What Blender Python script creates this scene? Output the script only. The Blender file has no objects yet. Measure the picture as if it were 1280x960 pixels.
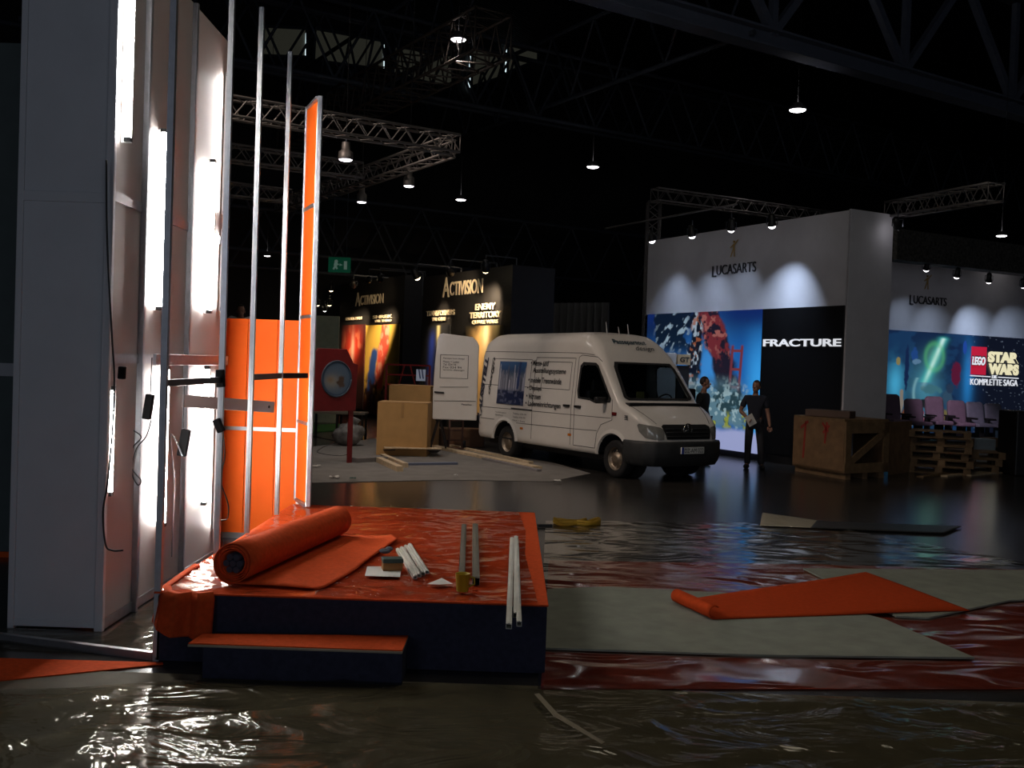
import bpy, bmesh, math, random
import numpy as np
from mathutils import Vector, Matrix
from mathutils.bvhtree import BVHTree
from math import sin, cos, pi, radians, sqrt, atan2

random.seed(7)
SC = bpy.context.scene
COL = SC.collection
# ------------------------------------------------------------------ camera
F, CAM_H, PITCH, ROLL = 1250.0, 1.95, -25 / 1250.0, .034
_v = Vector((0, cos(PITCH), sin(PITCH))); _u0 = Vector((0, -sin(PITCH), cos(PITCH))); _r0 = Vector((1, 0, 0))
CR = cos(ROLL) * _r0 + sin(ROLL) * _u0
CU = -sin(ROLL) * _r0 + cos(ROLL) * _u0
CAM = Vector((0, 0, CAM_H))
cam_data = bpy.data.cameras.new('camera')
cam_data.sensor_width = 36; cam_data.lens = 36 * F / 1280; cam_data.clip_end = 300; cam_data.clip_start = .05
cam = bpy.data.objects.new('camera', cam_data); COL.objects.link(cam)
cam.matrix_world = Matrix(((CR.x, CU.x, -_v.x, CAM.x), (CR.y, CU.y, -_v.y, CAM.y), (CR.z, CU.z, -_v.z, CAM.z), (0, 0, 0, 1)))
SC.camera = cam
# ------------------------------------------------------------------ view + world
SC.view_settings.view_transform = 'Standard'; SC.view_settings.look = 'None'
SC.view_settings.gamma = 1; SC.view_settings.use_curve_mapping = False
SC.view_settings.exposure = 0.0
world = bpy.data.worlds.new('world'); SC.world = world; world.use_nodes = True
wb = world.node_tree.nodes['Background']
wb.inputs[0].default_value = (.55, .68, 1, 1); wb.inputs[1].default_value = .030

def area_light(name, loc, target, sx, sy, power, color):
    l = bpy.data.lights.new(name, 'AREA'); l.shape = 'RECTANGLE'; l.size = sx; l.size_y = sy
    l.energy = power; l.color = color
    o = bpy.data.objects.new(name, l); COL.objects.link(o); o.location = loc
    o.rotation_euler = (Vector(target) - Vector(loc)).to_track_quat('-Z', 'Y').to_euler(); return o
def wash_light(name, loc, target, power, color, angle, size=.16):
    l = bpy.data.lights.new(name, 'AREA'); l.shape = 'DISK'; l.size = size; l.spread = radians(angle); l.energy = power; l.color = color
    o = bpy.data.objects.new(name, l); COL.objects.link(o); o.location = loc
    o.rotation_euler = (Vector(target) - Vector(loc)).to_track_quat('-Z', 'Y').to_euler(); return o
def spot_light(name, loc, target, power, color, angle, blend=.6, radius=.05, parent=None):
    l = bpy.data.lights.new(name, 'SPOT'); l.energy = power; l.color = color
    l.spot_size = radians(angle); l.spot_blend = blend; l.shadow_soft_size = radius
    o = bpy.data.objects.new(name, l); COL.objects.link(o); o.location = loc
    o.rotation_euler = (Vector(target) - Vector(loc)).to_track_quat('-Z', 'Y').to_euler()
    return o
# added cool fill lights behind the camera, standing in for unseen daylight
area_light('cool_fill', (-6, -14, 4.5), (-1, 8, 1.2), 6, 5, 140, (.80, .86, 1))
area_light('cool_fill', (9, -12, 5), (4, 10, 0), 6, 5, 120, (.80, .88, 1))
# added warm fill lights overhead, for the van and the right floor
spot_light('warm_fill', (-7, 11.5, 10), (.6, 19.2, .4), 1650, (1, .80, .66), 44, .7, .6)
area_light('warm_fill', (3, 10, 11.5), (3, 10, 0), 5, 5, 130, (1, .9, .72))

# ------------------------------------------------------------------ picture geometry helpers
def ray(px, py): return _v + CR * ((px - 640) / F) + CU * ((480 - py) / F)
def G(px, py, z=0.0):
    d = ray(px, py); return CAM + d * ((z - CAM_H) / d.z)
def D(px, py, y):
    d = ray(px, py); return CAM + d * (y / d.y)
class Plane:                                   # a vertical plane in the place: point + horizontal direction
    def __init__(s, p, e):
        s.p = Vector((p[0], p[1], 0)); s.e = Vector((e[0], e[1], 0)).normalized()
        n = Vector((-s.e.y, s.e.x, 0))
        if n.dot(CAM - s.p) < 0: n = -n
        s.n = n; s.e = Vector((0, 0, 1)).cross(n); s.e.normalize()
        s.e = -s.e if s.e.x * n.y * 0 + s.e.dot(CR) < 0 else s.e
    def hit(s, px, py, off=0.0):
        d = ray(px, py); q = s.p + s.n * off
        return CAM + d * ((q - CAM).dot(s.n) / d.dot(s.n))
    def at(s, a, z, off=0.0): return s.p + s.e * a + s.n * off + Vector((0, 0, z))
    def a(s, px, py=460): return (s.hit(px, py) - s.p).dot(s.e)

# ------------------------------------------------------------------ materials
MATS = {}
def mat(name, col, rough=.6, metal=0.0, var=.08, scale=6.0, bump=0.0, bscale=60.0, spec=.5, emit=None, estr=0.0, coat=0.0, alpha=None):
    if name in MATS: return MATS[name]
    m = bpy.data.materials.new(name); m.use_nodes = True; MATS[name] = m
    nt = m.node_tree; b = nt.nodes['Principled BSDF']
    b.inputs['Roughness'].default_value = rough; b.inputs['Metallic'].default_value = metal
    b.inputs['Specular IOR Level'].default_value = spec; b.inputs['Coat Weight'].default_value = coat
    b.inputs['Coat Roughness'].default_value = .08
    tc = nt.nodes.new('ShaderNodeTexCoord')
    if var > 0:
        nz = nt.nodes.new('ShaderNodeTexNoise'); nz.inputs['Scale'].default_value = scale; nz.inputs['Detail'].default_value = 4
        nt.links.new(tc.outputs['Object'], nz.inputs['Vector'])
        rp = nt.nodes.new('ShaderNodeValToRGB')
        rp.color_ramp.elements[0].position = .3; rp.color_ramp.elements[1].position = .7
        rp.color_ramp.elements[0].color = tuple(c * (1 - var) for c in col) + (1,)
        rp.color_ramp.elements[1].color = tuple(min(1, c * (1 + var)) for c in col) + (1,)
        nt.links.new(nz.outputs['Fac'], rp.inputs['Fac']); nt.links.new(rp.outputs['Color'], b.inputs['Base Color'])
    else: b.inputs['Base Color'].default_value = tuple(col) + (1,)
    if bump > 0:
        n2 = nt.nodes.new('ShaderNodeTexNoise'); n2.inputs['Scale'].default_value = bscale; n2.inputs['Detail'].default_value = 5
        nt.links.new(tc.outputs['Object'], n2.inputs['Vector'])
        bp = nt.nodes.new('ShaderNodeBump'); bp.inputs['Strength'].default_value = bump; bp.inputs['Distance'].default_value = .02
        nt.links.new(n2.outputs['Fac'], bp.inputs['Height']); nt.links.new(bp.outputs['Normal'], b.inputs['Normal'])
    if emit is not None:
        b.inputs['Emission Color'].default_value = tuple(emit) + (1,); b.inputs['Emission Strength'].default_value = estr
    if alpha is not None: b.inputs['Alpha'].default_value = alpha
    return m
def film_mat(name, tint=(.9, .9, .85), rough=.1, fac=.2, scale=7.0, strength=.6, stretch=(1, 1, 1), rot=0.0, dist=.03, ridged=False):
    # clear plastic sheeting: mostly see-through, with a wrinkled gloss
    m = bpy.data.materials.new(name); m.use_nodes = True; nt = m.node_tree; nt.nodes.clear()
    out = nt.nodes.new('ShaderNodeOutputMaterial'); mix = nt.nodes.new('ShaderNodeMixShader')
    tr = nt.nodes.new('ShaderNodeBsdfTransparent'); tr.inputs[0].default_value = tint + (1,)
    gl = nt.nodes.new('ShaderNodeBsdfGlossy'); gl.inputs['Roughness'].default_value = rough; gl.inputs[0].default_value = (.95, .93, .86, 1)
    tc = nt.nodes.new('ShaderNodeTexCoord'); mp = nt.nodes.new('ShaderNodeMapping')
    mp.inputs['Scale'].default_value = stretch; mp.inputs['Rotation'].default_value = (0, 0, rot)
    nt.links.new(tc.outputs['Object'], mp.inputs['Vector'])
    n1 = nt.nodes.new('ShaderNodeTexNoise'); n1.inputs['Scale'].default_value = scale; n1.inputs['Detail'].default_value = 3
    n1.inputs['Distortion'].default_value = 1.6
    if ridged: n1.noise_type = 'RIDGED_MULTIFRACTAL'; n1.normalize = True; n1.inputs['Distortion'].default_value = .8
    nt.links.new(mp.outputs[0], n1.inputs['Vector'])
    bp = nt.nodes.new('ShaderNodeBump'); bp.inputs['Strength'].default_value = strength; bp.inputs['Distance'].default_value = dist
    nt.links.new(n1.outputs['Fac'], bp.inputs['Height']); nt.links.new(bp.outputs['Normal'], gl.inputs['Normal'])
    lw = nt.nodes.new('ShaderNodeFresnel'); lw.inputs['IOR'].default_value = 1.45
    nt.links.new(bp.outputs['Normal'], lw.inputs['Normal'])
    mm = nt.nodes.new('ShaderNodeMath'); mm.operation = 'MULTIPLY_ADD'; mm.inputs[1].default_value = .5; mm.inputs[2].default_value = fac; mm.use_clamp = True
    nt.links.new(lw.outputs[0], mm.inputs[0]); nt.links.new(mm.outputs[0], mix.inputs[0])
    nt.links.new(tr.outputs[0], mix.inputs[1]); nt.links.new(gl.outputs[0], mix.inputs[2]); nt.links.new(mix.outputs[0], out.inputs[0])
    MATS[name] = m; return m
def glass_mat(name, tint, fac=.1):
    m = bpy.data.materials.new(name); m.use_nodes = True; nt = m.node_tree; nt.nodes.clear()
    out = nt.nodes.new('ShaderNodeOutputMaterial'); mix = nt.nodes.new('ShaderNodeMixShader')
    tr = nt.nodes.new('ShaderNodeBsdfTransparent'); tr.inputs[0].default_value = tint + (1,)
    gl = nt.nodes.new('ShaderNodeBsdfGlossy'); gl.inputs['Roughness'].default_value = .03
    mix.inputs[0].default_value = fac
    nt.links.new(tr.outputs[0], mix.inputs[1]); nt.links.new(gl.outputs[0], mix.inputs[2]); nt.links.new(mix.outputs[0], out.inputs[0])
    MATS[name] = m; return m
def emit_mat(name, col, s):
    return mat(name, tuple(c * .35 for c in col), .5, var=0, emit=col, estr=s, spec=.2)
def print_mat(name, emit=0.0, rough=.5):
    m = bpy.data.materials.new(name); m.use_nodes = True; nt = m.node_tree; b = nt.nodes['Principled BSDF']
    at = nt.nodes.new('ShaderNodeAttribute'); at.attribute_name = 'print'
    if emit:                                   # backlit film: little of the light falling on it comes back
        vm = nt.nodes.new('ShaderNodeVectorMath'); vm.operation = 'SCALE'; vm.inputs['Scale'].default_value = .25
        nt.links.new(at.outputs['Color'], vm.inputs[0]); nt.links.new(vm.outputs[0], b.inputs['Base Color'])
    else: nt.links.new(at.outputs['Color'], b.inputs['Base Color'])
    b.inputs['Roughness'].default_value = rough
    if emit: nt.links.new(at.outputs['Color'], b.inputs['Emission Color']); b.inputs['Emission Strength'].default_value = emit
    return m

# ------------------------------------------------------------------ mesh builder
class MB:
    def __init__(s): s.bm = bmesh.new(); s.mi = 0
    def face(s, pts):
        f = s.bm.faces.new([s.bm.verts.new(p) for p in pts]); f.material_index = s.mi; return f
    def box(s, a, b, M=None):
        x0, y0, z0 = a; x1, y1, z1 = b
        c = [Vector(p) for p in ((x0,y0,z0),(x1,y0,z0),(x1,y1,z0),(x0,y1,z0),(x0,y0,z1),(x1,y0,z1),(x1,y1,z1),(x0,y1,z1))]
        if M: c = [M @ p for p in c]
        v = [s.bm.verts.new(p) for p in c]
        for q in ((0,3,2,1),(4,5,6,7),(0,1,5,4),(1,2,6,5),(2,3,7,6),(3,0,4,7)):
            f = s.bm.faces.new([v[i] for i in q]); f.material_index = s.mi
        return s
    def bar(s, p0, p1, w, h, up=(0, 0, 1)):
        p0 = Vector(p0); p1 = Vector(p1); d = p1 - p0; L = d.length; d.normalize(); up = Vector(up)
        sd = d.cross(up)
        if sd.length < 1e-4: sd = d.cross(Vector((1, 0, 0)))
        sd.normalize(); u = sd.cross(d)
        M = Matrix(((d.x, sd.x, u.x, p0.x), (d.y, sd.y, u.y, p0.y), (d.z, sd.z, u.z, p0.z), (0, 0, 0, 1)))
        return s.box((0, -w / 2, -h / 2), (L, w / 2, h / 2), M)
    def cyl(s, p0, p1, r0, r1=None, n=16, cap=True):
        r1 = r0 if r1 is None else r1
        p0 = Vector(p0); p1 = Vector(p1); d = (p1 - p0).normalized()
        a = d.orthogonal().normalized(); b = d.cross(a)
        R0 = [s.bm.verts.new(p0 + (a * cos(2*pi*i/n) + b * sin(2*pi*i/n)) * r0) for i in range(n)]
        R1 = [s.bm.verts.new(p1 + (a * cos(2*pi*i/n) + b * sin(2*pi*i/n)) * r1) for i in range(n)]
        for i in range(n):
            f = s.bm.faces.new((R0[i], R0[(i+1) % n], R1[(i+1) % n], R1[i])); f.smooth = True; f.material_index = s.mi
        if cap:
            for R, rv in ((R0, True), (R1, False)):
                f = s.bm.faces.new(R[::-1] if rv else R); f.material_index = s.mi
        return s
    def tube(s, pts, r, n=8):
        pts = [Vector(p) for p in pts]; rings = []; prev = None
        for i, p in enumerate(pts):
            d = (pts[min(i+1, len(pts)-1)] - pts[max(i-1, 0)]).normalized()
            a = d.orthogonal().normalized() if prev is None else (prev - d * prev.dot(d)).normalized()
            prev = a; b = d.cross(a); rr = r[i] if isinstance(r, (list, tuple)) else r
            rings.append([s.bm.verts.new(p + (a * cos(2*pi*k/n) + b * sin(2*pi*k/n)) * rr) for k in range(n)])
        for A, B in zip(rings, rings[1:]):
            for k in range(n):
                f = s.bm.faces.new((A[k], A[(k+1) % n], B[(k+1) % n], B[k])); f.smooth = True; f.material_index = s.mi
        for R in (rings[0][::-1], rings[-1]):
            f = s.bm.faces.new(R); f.material_index = s.mi
        return s
    def lathe(s, prof, M=None, n=24):
        M = M or Matrix(); rings = []
        for r, z in prof:
            rings.append([s.bm.verts.new(M @ Vector((r * cos(2*pi*k/n), r * sin(2*pi*k/n), z))) for k in range(n)])
        for A, B in zip(rings, rings[1:]):
            for k in range(n):
                f = s.bm.faces.new((A[k], A[(k+1) % n], B[(k+1) % n], B[k])); f.smooth = True; f.material_index = s.mi
        return s
    def prism(s, poly, ext):
        ext = Vector(ext); A = [s.bm.verts.new(Vector(p)) for p in poly]; B = [s.bm.verts.new(Vector(p) + ext) for p in poly]; n = len(A)
        for f in (A[::-1], B): s.bm.faces.new(f).material_index = s.mi
        for i in range(n): s.bm.faces.new((A[i], A[(i+1) % n], B[(i+1) % n], B[i])).material_index = s.mi
        return s
    def ball(s, c, r, M=None, n=16, m=10):
        c = Vector(c); r = r if isinstance(r, (tuple, list)) else (r, r, r)
        prof = [[c + Vector((r[0]*sin(pi*j/m)*cos(2*pi*k/n), r[1]*sin(pi*j/m)*sin(2*pi*k/n), r[2]*cos(pi*j/m))) for k in range(n)] for j in range(1, m)]
        T = lambda p: (M @ p) if M else p
        top = s.bm.verts.new(T(c + Vector((0, 0, r[2])))); bot = s.bm.verts.new(T(c - Vector((0, 0, r[2]))))
        R = [[s.bm.verts.new(T(p)) for p in ring] for ring in prof]; fs = []
        for k in range(n):
            fs.append(s.bm.faces.new((top, R[0][k], R[0][(k+1) % n]))); fs.append(s.bm.faces.new((bot, R[-1][(k+1) % n], R[-1][k])))
        for A, B in zip(R, R[1:]):
            for k in range(n): fs.append(s.bm.faces.new((A[k], B[k], B[(k+1) % n], A[(k+1) % n])))
        for f in fs: f.smooth = True; f.material_index = s.mi
        return s
    def grid(s, fn, nx, ny, smooth=True):
        V = [[s.bm.verts.new(fn(i / nx, j / ny)) for i in range(nx + 1)] for j in range(ny + 1)]
        for j in range(ny):
            for i in range(nx):
                f = s.bm.faces.new((V[j][i], V[j][i+1], V[j+1][i+1], V[j+1][i])); f.smooth = smooth; f.material_index = s.mi
        return s
    def split(s, name, mats, parent=None, **k):       # one object per loose piece
        me = s.bm; me.verts.ensure_lookup_table(); seen = set(); out = []
        for v in me.verts:
            if v in seen: continue
            st = [v]; isl = set()
            while st:
                q = st.pop()
                if q in isl: continue
                isl.add(q); st += [e.other_vert(q) for e in q.link_edges]
            seen |= isl; nb = MB(); mp = {q: nb.bm.verts.new(q.co) for q in isl}
            for f in {f for q in isl for f in q.link_faces}:
                g = nb.bm.faces.new([mp[q] for q in f.verts]); g.smooth = f.smooth
            out.append(nb.obj(name, mats, parent, **k))
        me.free(); return out
    def obj(s, name, mats, parent=None, loc=None, bevel=0.0, solid=0.0, recenter=True):
        me = bpy.data.meshes.new(name)
        bmesh.ops.recalc_face_normals(s.bm, faces=s.bm.faces) if solid == 0 else None
        s.bm.to_mesh(me); s.bm.free()
        for m in (mats if isinstance(mats, (list, tuple)) else [mats]): me.materials.append(m)
        o = bpy.data.objects.new(name, me); COL.objects.link(o)
        if parent is not None: o.parent = parent
        if loc is not None: o.location = loc
        if bevel:
            md = o.modifiers.new('bevel', 'BEVEL'); md.width = bevel; md.segments = 2; md.limit_method = 'ANGLE'; md.angle_limit = radians(40)
        if solid:
            md = o.modifiers.new('solid', 'SOLIDIFY'); md.thickness = solid; md.offset = 0
        return o
def base(name, label, cat, loc=(0, 0, 0), rotz=0.0, group=None):
    o = bpy.data.objects.new(name, None); COL.objects.link(o); o.location = loc; o.rotation_euler = (0, 0, rotz); o.empty_display_size = .1
    return tag(o, label, cat, group)
def tag(o, label, cat, group=None, kind=None):
    o['label'] = label; o['category'] = cat
    if group: o['group'] = group
    if kind: o['kind'] = kind
    return o
def struct(o, label, cat):
    o['kind'] = 'structure'; o['label'] = label; o['category'] = cat; return o
def own_origin(o, loc):          # keep the mesh where it is but put the object's origin at loc
    loc = Vector(loc); o.data.transform(Matrix.Translation(-loc)); o.location = loc; return o
def text_mesh(s, shear=0.0, bold=0.0, depth=0.0, narrow=1.0):
    cu = bpy.data.curves.new('lettering', 'FONT'); cu.body = s; cu.size = 1; cu.shear = shear; cu.offset = bold; cu.extrude = depth; cu.space_character = narrow
    o = bpy.data.objects.new('lettering', cu); COL.objects.link(o)
    dg = bpy.context.evaluated_depsgraph_get(); dg.update()
    me = bpy.data.meshes.new_from_object(o.evaluated_get(dg)); bpy.data.objects.remove(o); bpy.data.curves.remove(cu)
    return me
def fit_text(s, P, ex, up, n, w, h, m, parent, name='lettering', **k):
    # lettering stretched to w x h metres, baseline start at P
    me = text_mesh(s, **k)
    co = np.array([v.co[:] for v in me.vertices]); lo = co.min(0); hi = co.max(0)
    P = Vector(P); ex = Vector(ex); up = Vector(up); n = Vector(n)
    for v in me.vertices:
        a = (v.co.x - lo[0]) / (hi[0] - lo[0]) * w; b = (v.co.y - lo[1]) / (hi[1] - lo[1]) * h
        v.co = P + ex * a + up * b + n * (v.co.z * 1.0)
    me.materials.clear(); me.materials.append(m)
    o = bpy.data.objects.new(name, me); COL.objects.link(o); o.parent = parent
    return o
def wall_text(s, pl, x0, y0, x1, hpx, m, parent, off=.02, name='lettering', **k):
    A = pl.hit(x0, y0, off); T = pl.hit(x0, y0 - hpx, off); B = pl.hit(x1, y0, off)
    return fit_text(s, A, pl.e, (0, 0, 1), pl.n, (B - A).dot(pl.e), T.z - A.z, m, parent, name, depth=.01, **k)
# ------------------------------------------------------------------ printed pictures
def vnoise(u, v, f, seed):
    rng = np.random.RandomState(seed); g = rng.rand(64, 64)
    x = u * f; y = v * f; xi = np.floor(x).astype(int); yi = np.floor(y).astype(int); xf = x - xi; yf = y - yi
    xf = xf * xf * (3 - 2 * xf); yf = yf * yf * (3 - 2 * yf)
    q = lambda a, b: g[a % 64, b % 64]
    return (q(xi, yi) * (1-xf) + q(xi+1, yi) * xf) * (1-yf) + (q(xi, yi+1) * (1-xf) + q(xi+1, yi+1) * xf) * yf
def fbm(u, v, f, seed, o=4): return sum(vnoise(u, v, f * 2**i, seed + i) * .5**i for i in range(o)) / sum(.5**i for i in range(o))
def blend(c, col, m):
    m = np.clip(m, 0, 1)[..., None]; return c * (1 - m) + np.array(col) * m
def sstep(a, b, x): t = np.clip((x - a) / (b - a), 0, 1); return t * t * (3 - 2 * t)
def seg(u, v, ax, ay, bx, by):
    dx, dy = bx - ax, by - ay; t = np.clip(((u - ax) * dx + (v - ay) * dy) / (dx * dx + dy * dy), 0, 1)
    return np.hypot(u - ax - t * dx, v - ay - t * dy)
def printed(name, P00, P10, P11, P01, nx, ny, fn, m, parent, thick=.012):
    # P00 top-left, P10 top-right, P11 bottom-right, P01 bottom-left
    P00, P10, P11, P01 = map(Vector, (P00, P10, P11, P01))
    mb = MB(); mb.grid(lambda a, b: (P00*(1-a)+P10*a)*(1-b) + (P01*(1-a)+P11*a)*b, nx, ny, False)
    uu, vv = np.meshgrid(np.linspace(0, 1, nx+1), np.linspace(0, 1, ny+1))
    c = np.clip(fn(uu, vv), 0, 1).reshape(-1, 3)
    o = mb.obj(name, m, parent, solid=thick)
    at = o.data.color_attributes.new('print', 'FLOAT_COLOR', 'POINT')
    at.data.foreach_set('color', np.hstack([c, np.ones((len(c), 1))]).astype(np.float32).ravel())
    return o
def settle(root, loc):           # move a thing's origin to its base without moving its shape
    loc = Vector(loc); root.location = loc
    seen = set()
    def rec(o):
        for c in [x for x in COL.objects if x.parent == o]:
            if c.type == 'MESH' and c.data.name not in seen:
                c.data.transform(Matrix.Translation(-loc)); seen.add(c.data.name)
            rec(c)
    rec(root); return root
def dup(root, loc, rotz=None, label=None, group=None):
    r = root.copy(); COL.objects.link(r); r.location = loc
    if rotz is not None: r.rotation_euler = (0, 0, rotz)
    if label: r['label'] = label
    if group: r['group'] = group
    for ch in [x for x in COL.objects if x.parent == root]:
        c = ch.copy(); COL.objects.link(c); c.parent = r
        for g in [x for x in COL.objects if x.parent == ch]:
            d = g.copy(); COL.objects.link(d); d.parent = c
    return r
# ------------------------------------------------------------------ materials used in many places
M_floor = mat('floor concrete', (.034, .031, .029), .22, var=.3, scale=1.4, bump=.06, bscale=7, spec=.5)
M_ceil = mat('roof deck', (.035, .034, .036), .8, var=.2, scale=1)
M_steel = mat('roof steel', (.06, .07, .09), .6, var=.15)
M_hallwall = mat('hall wall', (.03, .03, .03), .9, var=.2, scale=.6)
M_white = mat('white panel', (.42, .385, .375), .55, var=.03, scale=2)  # warm tint puts the orange bounce light into the colour
M_grey = mat('grey white panel', (.60, .62, .66), .55, var=.04, scale=3)
M_dimpanel = mat('dim tinted panel', (.10, .135, .135), .6, var=.08)  # dark grey-green stands in for dim light on these panels
M_alu = mat('aluminium', (.62, .62, .64), .32, 1.0, var=.05, scale=20)
M_alud = mat('dull aluminium', (.42, .43, .46), .45, .9, var=.08, scale=20)
M_truss = mat('truss tube', (.20, .185, .18), .5, .6, var=.06)
M_orange = mat('orange panel', (.93, .135, .012), .6, var=.03, scale=3, spec=.15)
M_carpet = mat('orange carpet', (.60, .080, .020), .95, var=.12, scale=30, bump=.25, bscale=300, spec=.1)
M_redcarpet = mat('dull red orange carpet', (.30, .048, .026), .95, var=.15, scale=20, bump=.2, bscale=300, spec=.1)
M_navy = mat('navy cloth', (.036, .038, .064), .95, var=.15, scale=25, bump=.15, bscale=200, spec=.1)
M_black = mat('black plastic', (.012, .012, .013), .45, var=.1)
M_rubber = mat('rubber', (.010, .010, .011), .75, var=.2)
M_darkbar = mat('dark bar', (.03, .024, .022), .4, .3, var=.1)
M_paper = mat('paper', (.72, .70, .66), .8, var=.04)
M_wood = mat('raw timber', (.46, .30, .15), .7, var=.25, scale=12, bump=.1, bscale=40)
M_pale = mat('pale timber', (.55, .42, .27), .7, var=.2, scale=10)
M_card = mat('cardboard', (.44, .25, .09), .85, var=.08, scale=4)
M_board = mat('grey floor board', (.27, .28, .23), .75, var=.14, scale=5, bump=.05, bscale=30)
M_tube = emit_mat('lit tube', (1, .97, .92), 70)
M_lens = emit_mat('lamp lens', (1, .95, 1), 7)
M_lensw = emit_mat('warm lamp lens', (1, .80, .50), 9)
M_red = mat('red paint', (.20, .012, .014), .5, var=.12)
M_bwall = mat('booth white', (.56, .555, .59), .6, var=.04, scale=3)
M_blackwall = mat('booth black', (.010, .010, .012), .6, var=.15)
M_ink = mat('dark lettering', (.015, .016, .02), .5, var=.05)
M_filmdark = film_mat('floor film', (.86, .84, .74), .11, .05, 1.3, .9, (1, 1.6, 1), .3, .07)
M_filmtop = film_mat('platform film', (.90, .86, .82), .09, .06, 3.2, 1.0, (.8, 1.3, 1), .5, .05, True)
M_filmred = film_mat('clear film', (.88, .86, .84), .12, -.03, 1.8, .9, (.7, 1.4, 1), -.15, .06, True)

# ------------------------------------------------------------------ hall shell
EU = Vector((-.53, .848, 0)); EV = Vector((.848, .53, 0))        # the two building directions
mb = MB(); mb.box((-45, -22, -.2), (75, 80, 0)); o = mb.obj('floor', M_floor); struct(o, 'dark polished concrete hall floor', 'floor')
mb = MB(); mb.box((-45, -22, 16.6), (75, 80, 16.9)); o = mb.obj('ceiling', M_ceil); struct(o, 'dark corrugated steel roof deck high over the hall', 'ceiling')
nt = M_ceil.node_tree; wv = nt.nodes.new('ShaderNodeTexWave'); wv.inputs['Scale'].default_value = 2.2
tcn = nt.nodes.new('ShaderNodeTexCoord'); mp = nt.nodes.new('ShaderNodeMapping'); mp.inputs['Rotation'].default_value = (0, 0, .55)
bp = nt.nodes.new('ShaderNodeBump'); bp.inputs['Distance'].default_value = .12; bp.inputs['Strength'].default_value = 1
nt.links.new(tcn.outputs['Object'], mp.inputs[0]); nt.links.new(mp.outputs[0], wv.inputs[0]); nt.links.new(wv.outputs['Fac'], bp.inputs['Height'])
nt.links.new(bp.outputs[0], nt.nodes['Principled BSDF'].inputs['Normal'])
HP = Plane((-8, 42), EV)
def wall_box(name, a0, a1, z0, z1, t, label, m=M_hallwall):
    mb = MB(); P = [HP.at(a0, z0), HP.at(a1, z0), HP.at(a1, z1), HP.at(a0, z1)]
    mb.prism(P, -HP.n * t); o = mb.obj(name, m); return struct(o, label, 'wall')
wall_box('wall_back', -34, 62, 0, 16.6, .3, 'dark far wall of the hall under the clerestory')
mb = MB(); mb.box((-38.3, -22, 0), (-38, 28, 16.6)); struct(mb.obj('wall_left', M_hallwall), 'dark side wall of the hall', 'wall')
mb = MB(); mb.box((44.5, -22, 0), (44.8, 73, 16.6)); struct(mb.obj('wall_right', M_hallwall), 'dark side wall of the hall at the right', 'wall')
# clerestory windows: shaded panes with thin slivers of daylight beside the shades
M_pane = mat('shaded pane', (.08, .08, .07), .4, var=.3, scale=1.5, emit=(.6, .6, .45), estr=.024)
M_sliver = emit_mat('daylight gap', (.75, .95, 1), 1.1)
WIN = [((329, 33), (383, 36), (383, 72), (326, 70)), ((393, 36), (481, 52), (481, 88), (391, 76)), ((492, 58), (565, 70), (565, 112), (490, 92)),
       ((589, 61), (631, 66), (622, 98), (588, 109)), ((634, 54), (672, 60), (672, 75), (633, 91))]
for i, q in enumerate(WIN):
    P = [HP.hit(x, y, .04) for x, y in q]
    mb = MB(); mb.prism(P, HP.n * .03); w = mb.obj('window_%d' % (i + 1), M_pane)
    struct(w, 'dim shaded clerestory pane high on the far wall, number %s from its end' % ['one', 'two', 'three', 'four', 'five'][i], 'window')
    mb = MB()
    for a, b in zip(P, P[1:] + P[:1]): mb.bar(a + HP.n * .05, b + HP.n * .05, .12, .12, HP.n)
    mb.obj('window_frame', M_steel, w)
for k, (x0, y0, x1, y1, wd) in enumerate([(383, 36, 382, 71, .05), (481, 54, 480, 88, .05), (588, 68, 587, 84, .05), (587, 95, 586, 111, .09), (633, 54, 632, 90, .05), (685, 62, 685, 67, .08)]):
    mb = MB(); mb.bar(HP.hit(x0, y0, .12), HP.hit(x1, y1, .12), wd, .03, HP.n); o = mb.obj('window_gap' if 0 else 'trim_%d' % (20 + k), M_sliver)
    struct(o, 'thin bright gap of daylight beside a clerestory shade', 'window')

# roof structure
def lattice(name, p0, p1, size, depth, bay, r, rb, m, label, up=Vector((0, 0, 1)), planar=False, cat='roof truss', kind='structure', group=None):
    p0 = Vector(p0); p1 = Vector(p1); d = (p1 - p0).normalized(); L = (p1 - p0).length; sd = d.cross(up).normalized(); uu = sd.cross(d)
    offs = [uu * depth / 2, -uu * depth / 2] if planar else [sd * size/2 + uu * depth/2, -sd * size/2 + uu * depth/2, -sd * size/2 - uu * depth/2, sd * size/2 - uu * depth/2]
    root = base(name, label, cat, p0, group=group)
    if kind: root['kind'] = kind
    for o in offs:
        mb = MB(); mb.cyl(p0 + o, p1 + o, r, n=8); mb.obj('chord', m, root)
    mb = MB(); n = max(2, int(round(L / bay)))
    faces = [(0, 1)] if planar else [(0, 1), (1, 2), (2, 3), (3, 0)]
    for a, b in faces:
        for k in range(n):
            q0 = p0 + d * (L * k / n); q1 = p0 + d * (L * (k + 1) / n); qm = (q0 + q1) / 2
            mb.cyl(q0 + offs[a], qm + offs[b], rb, n=5, cap=False); mb.cyl(qm + offs[b], q1 + offs[a], rb, n=5, cap=False)
    for e in ((p0, p1) if not planar else ()):
        for k in range(4): mb.cyl(e + offs[k], e + offs[(k+1) % 4], rb, n=6)
    mb.obj('bracing', m, root)
    return settle(root, p0)
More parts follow.
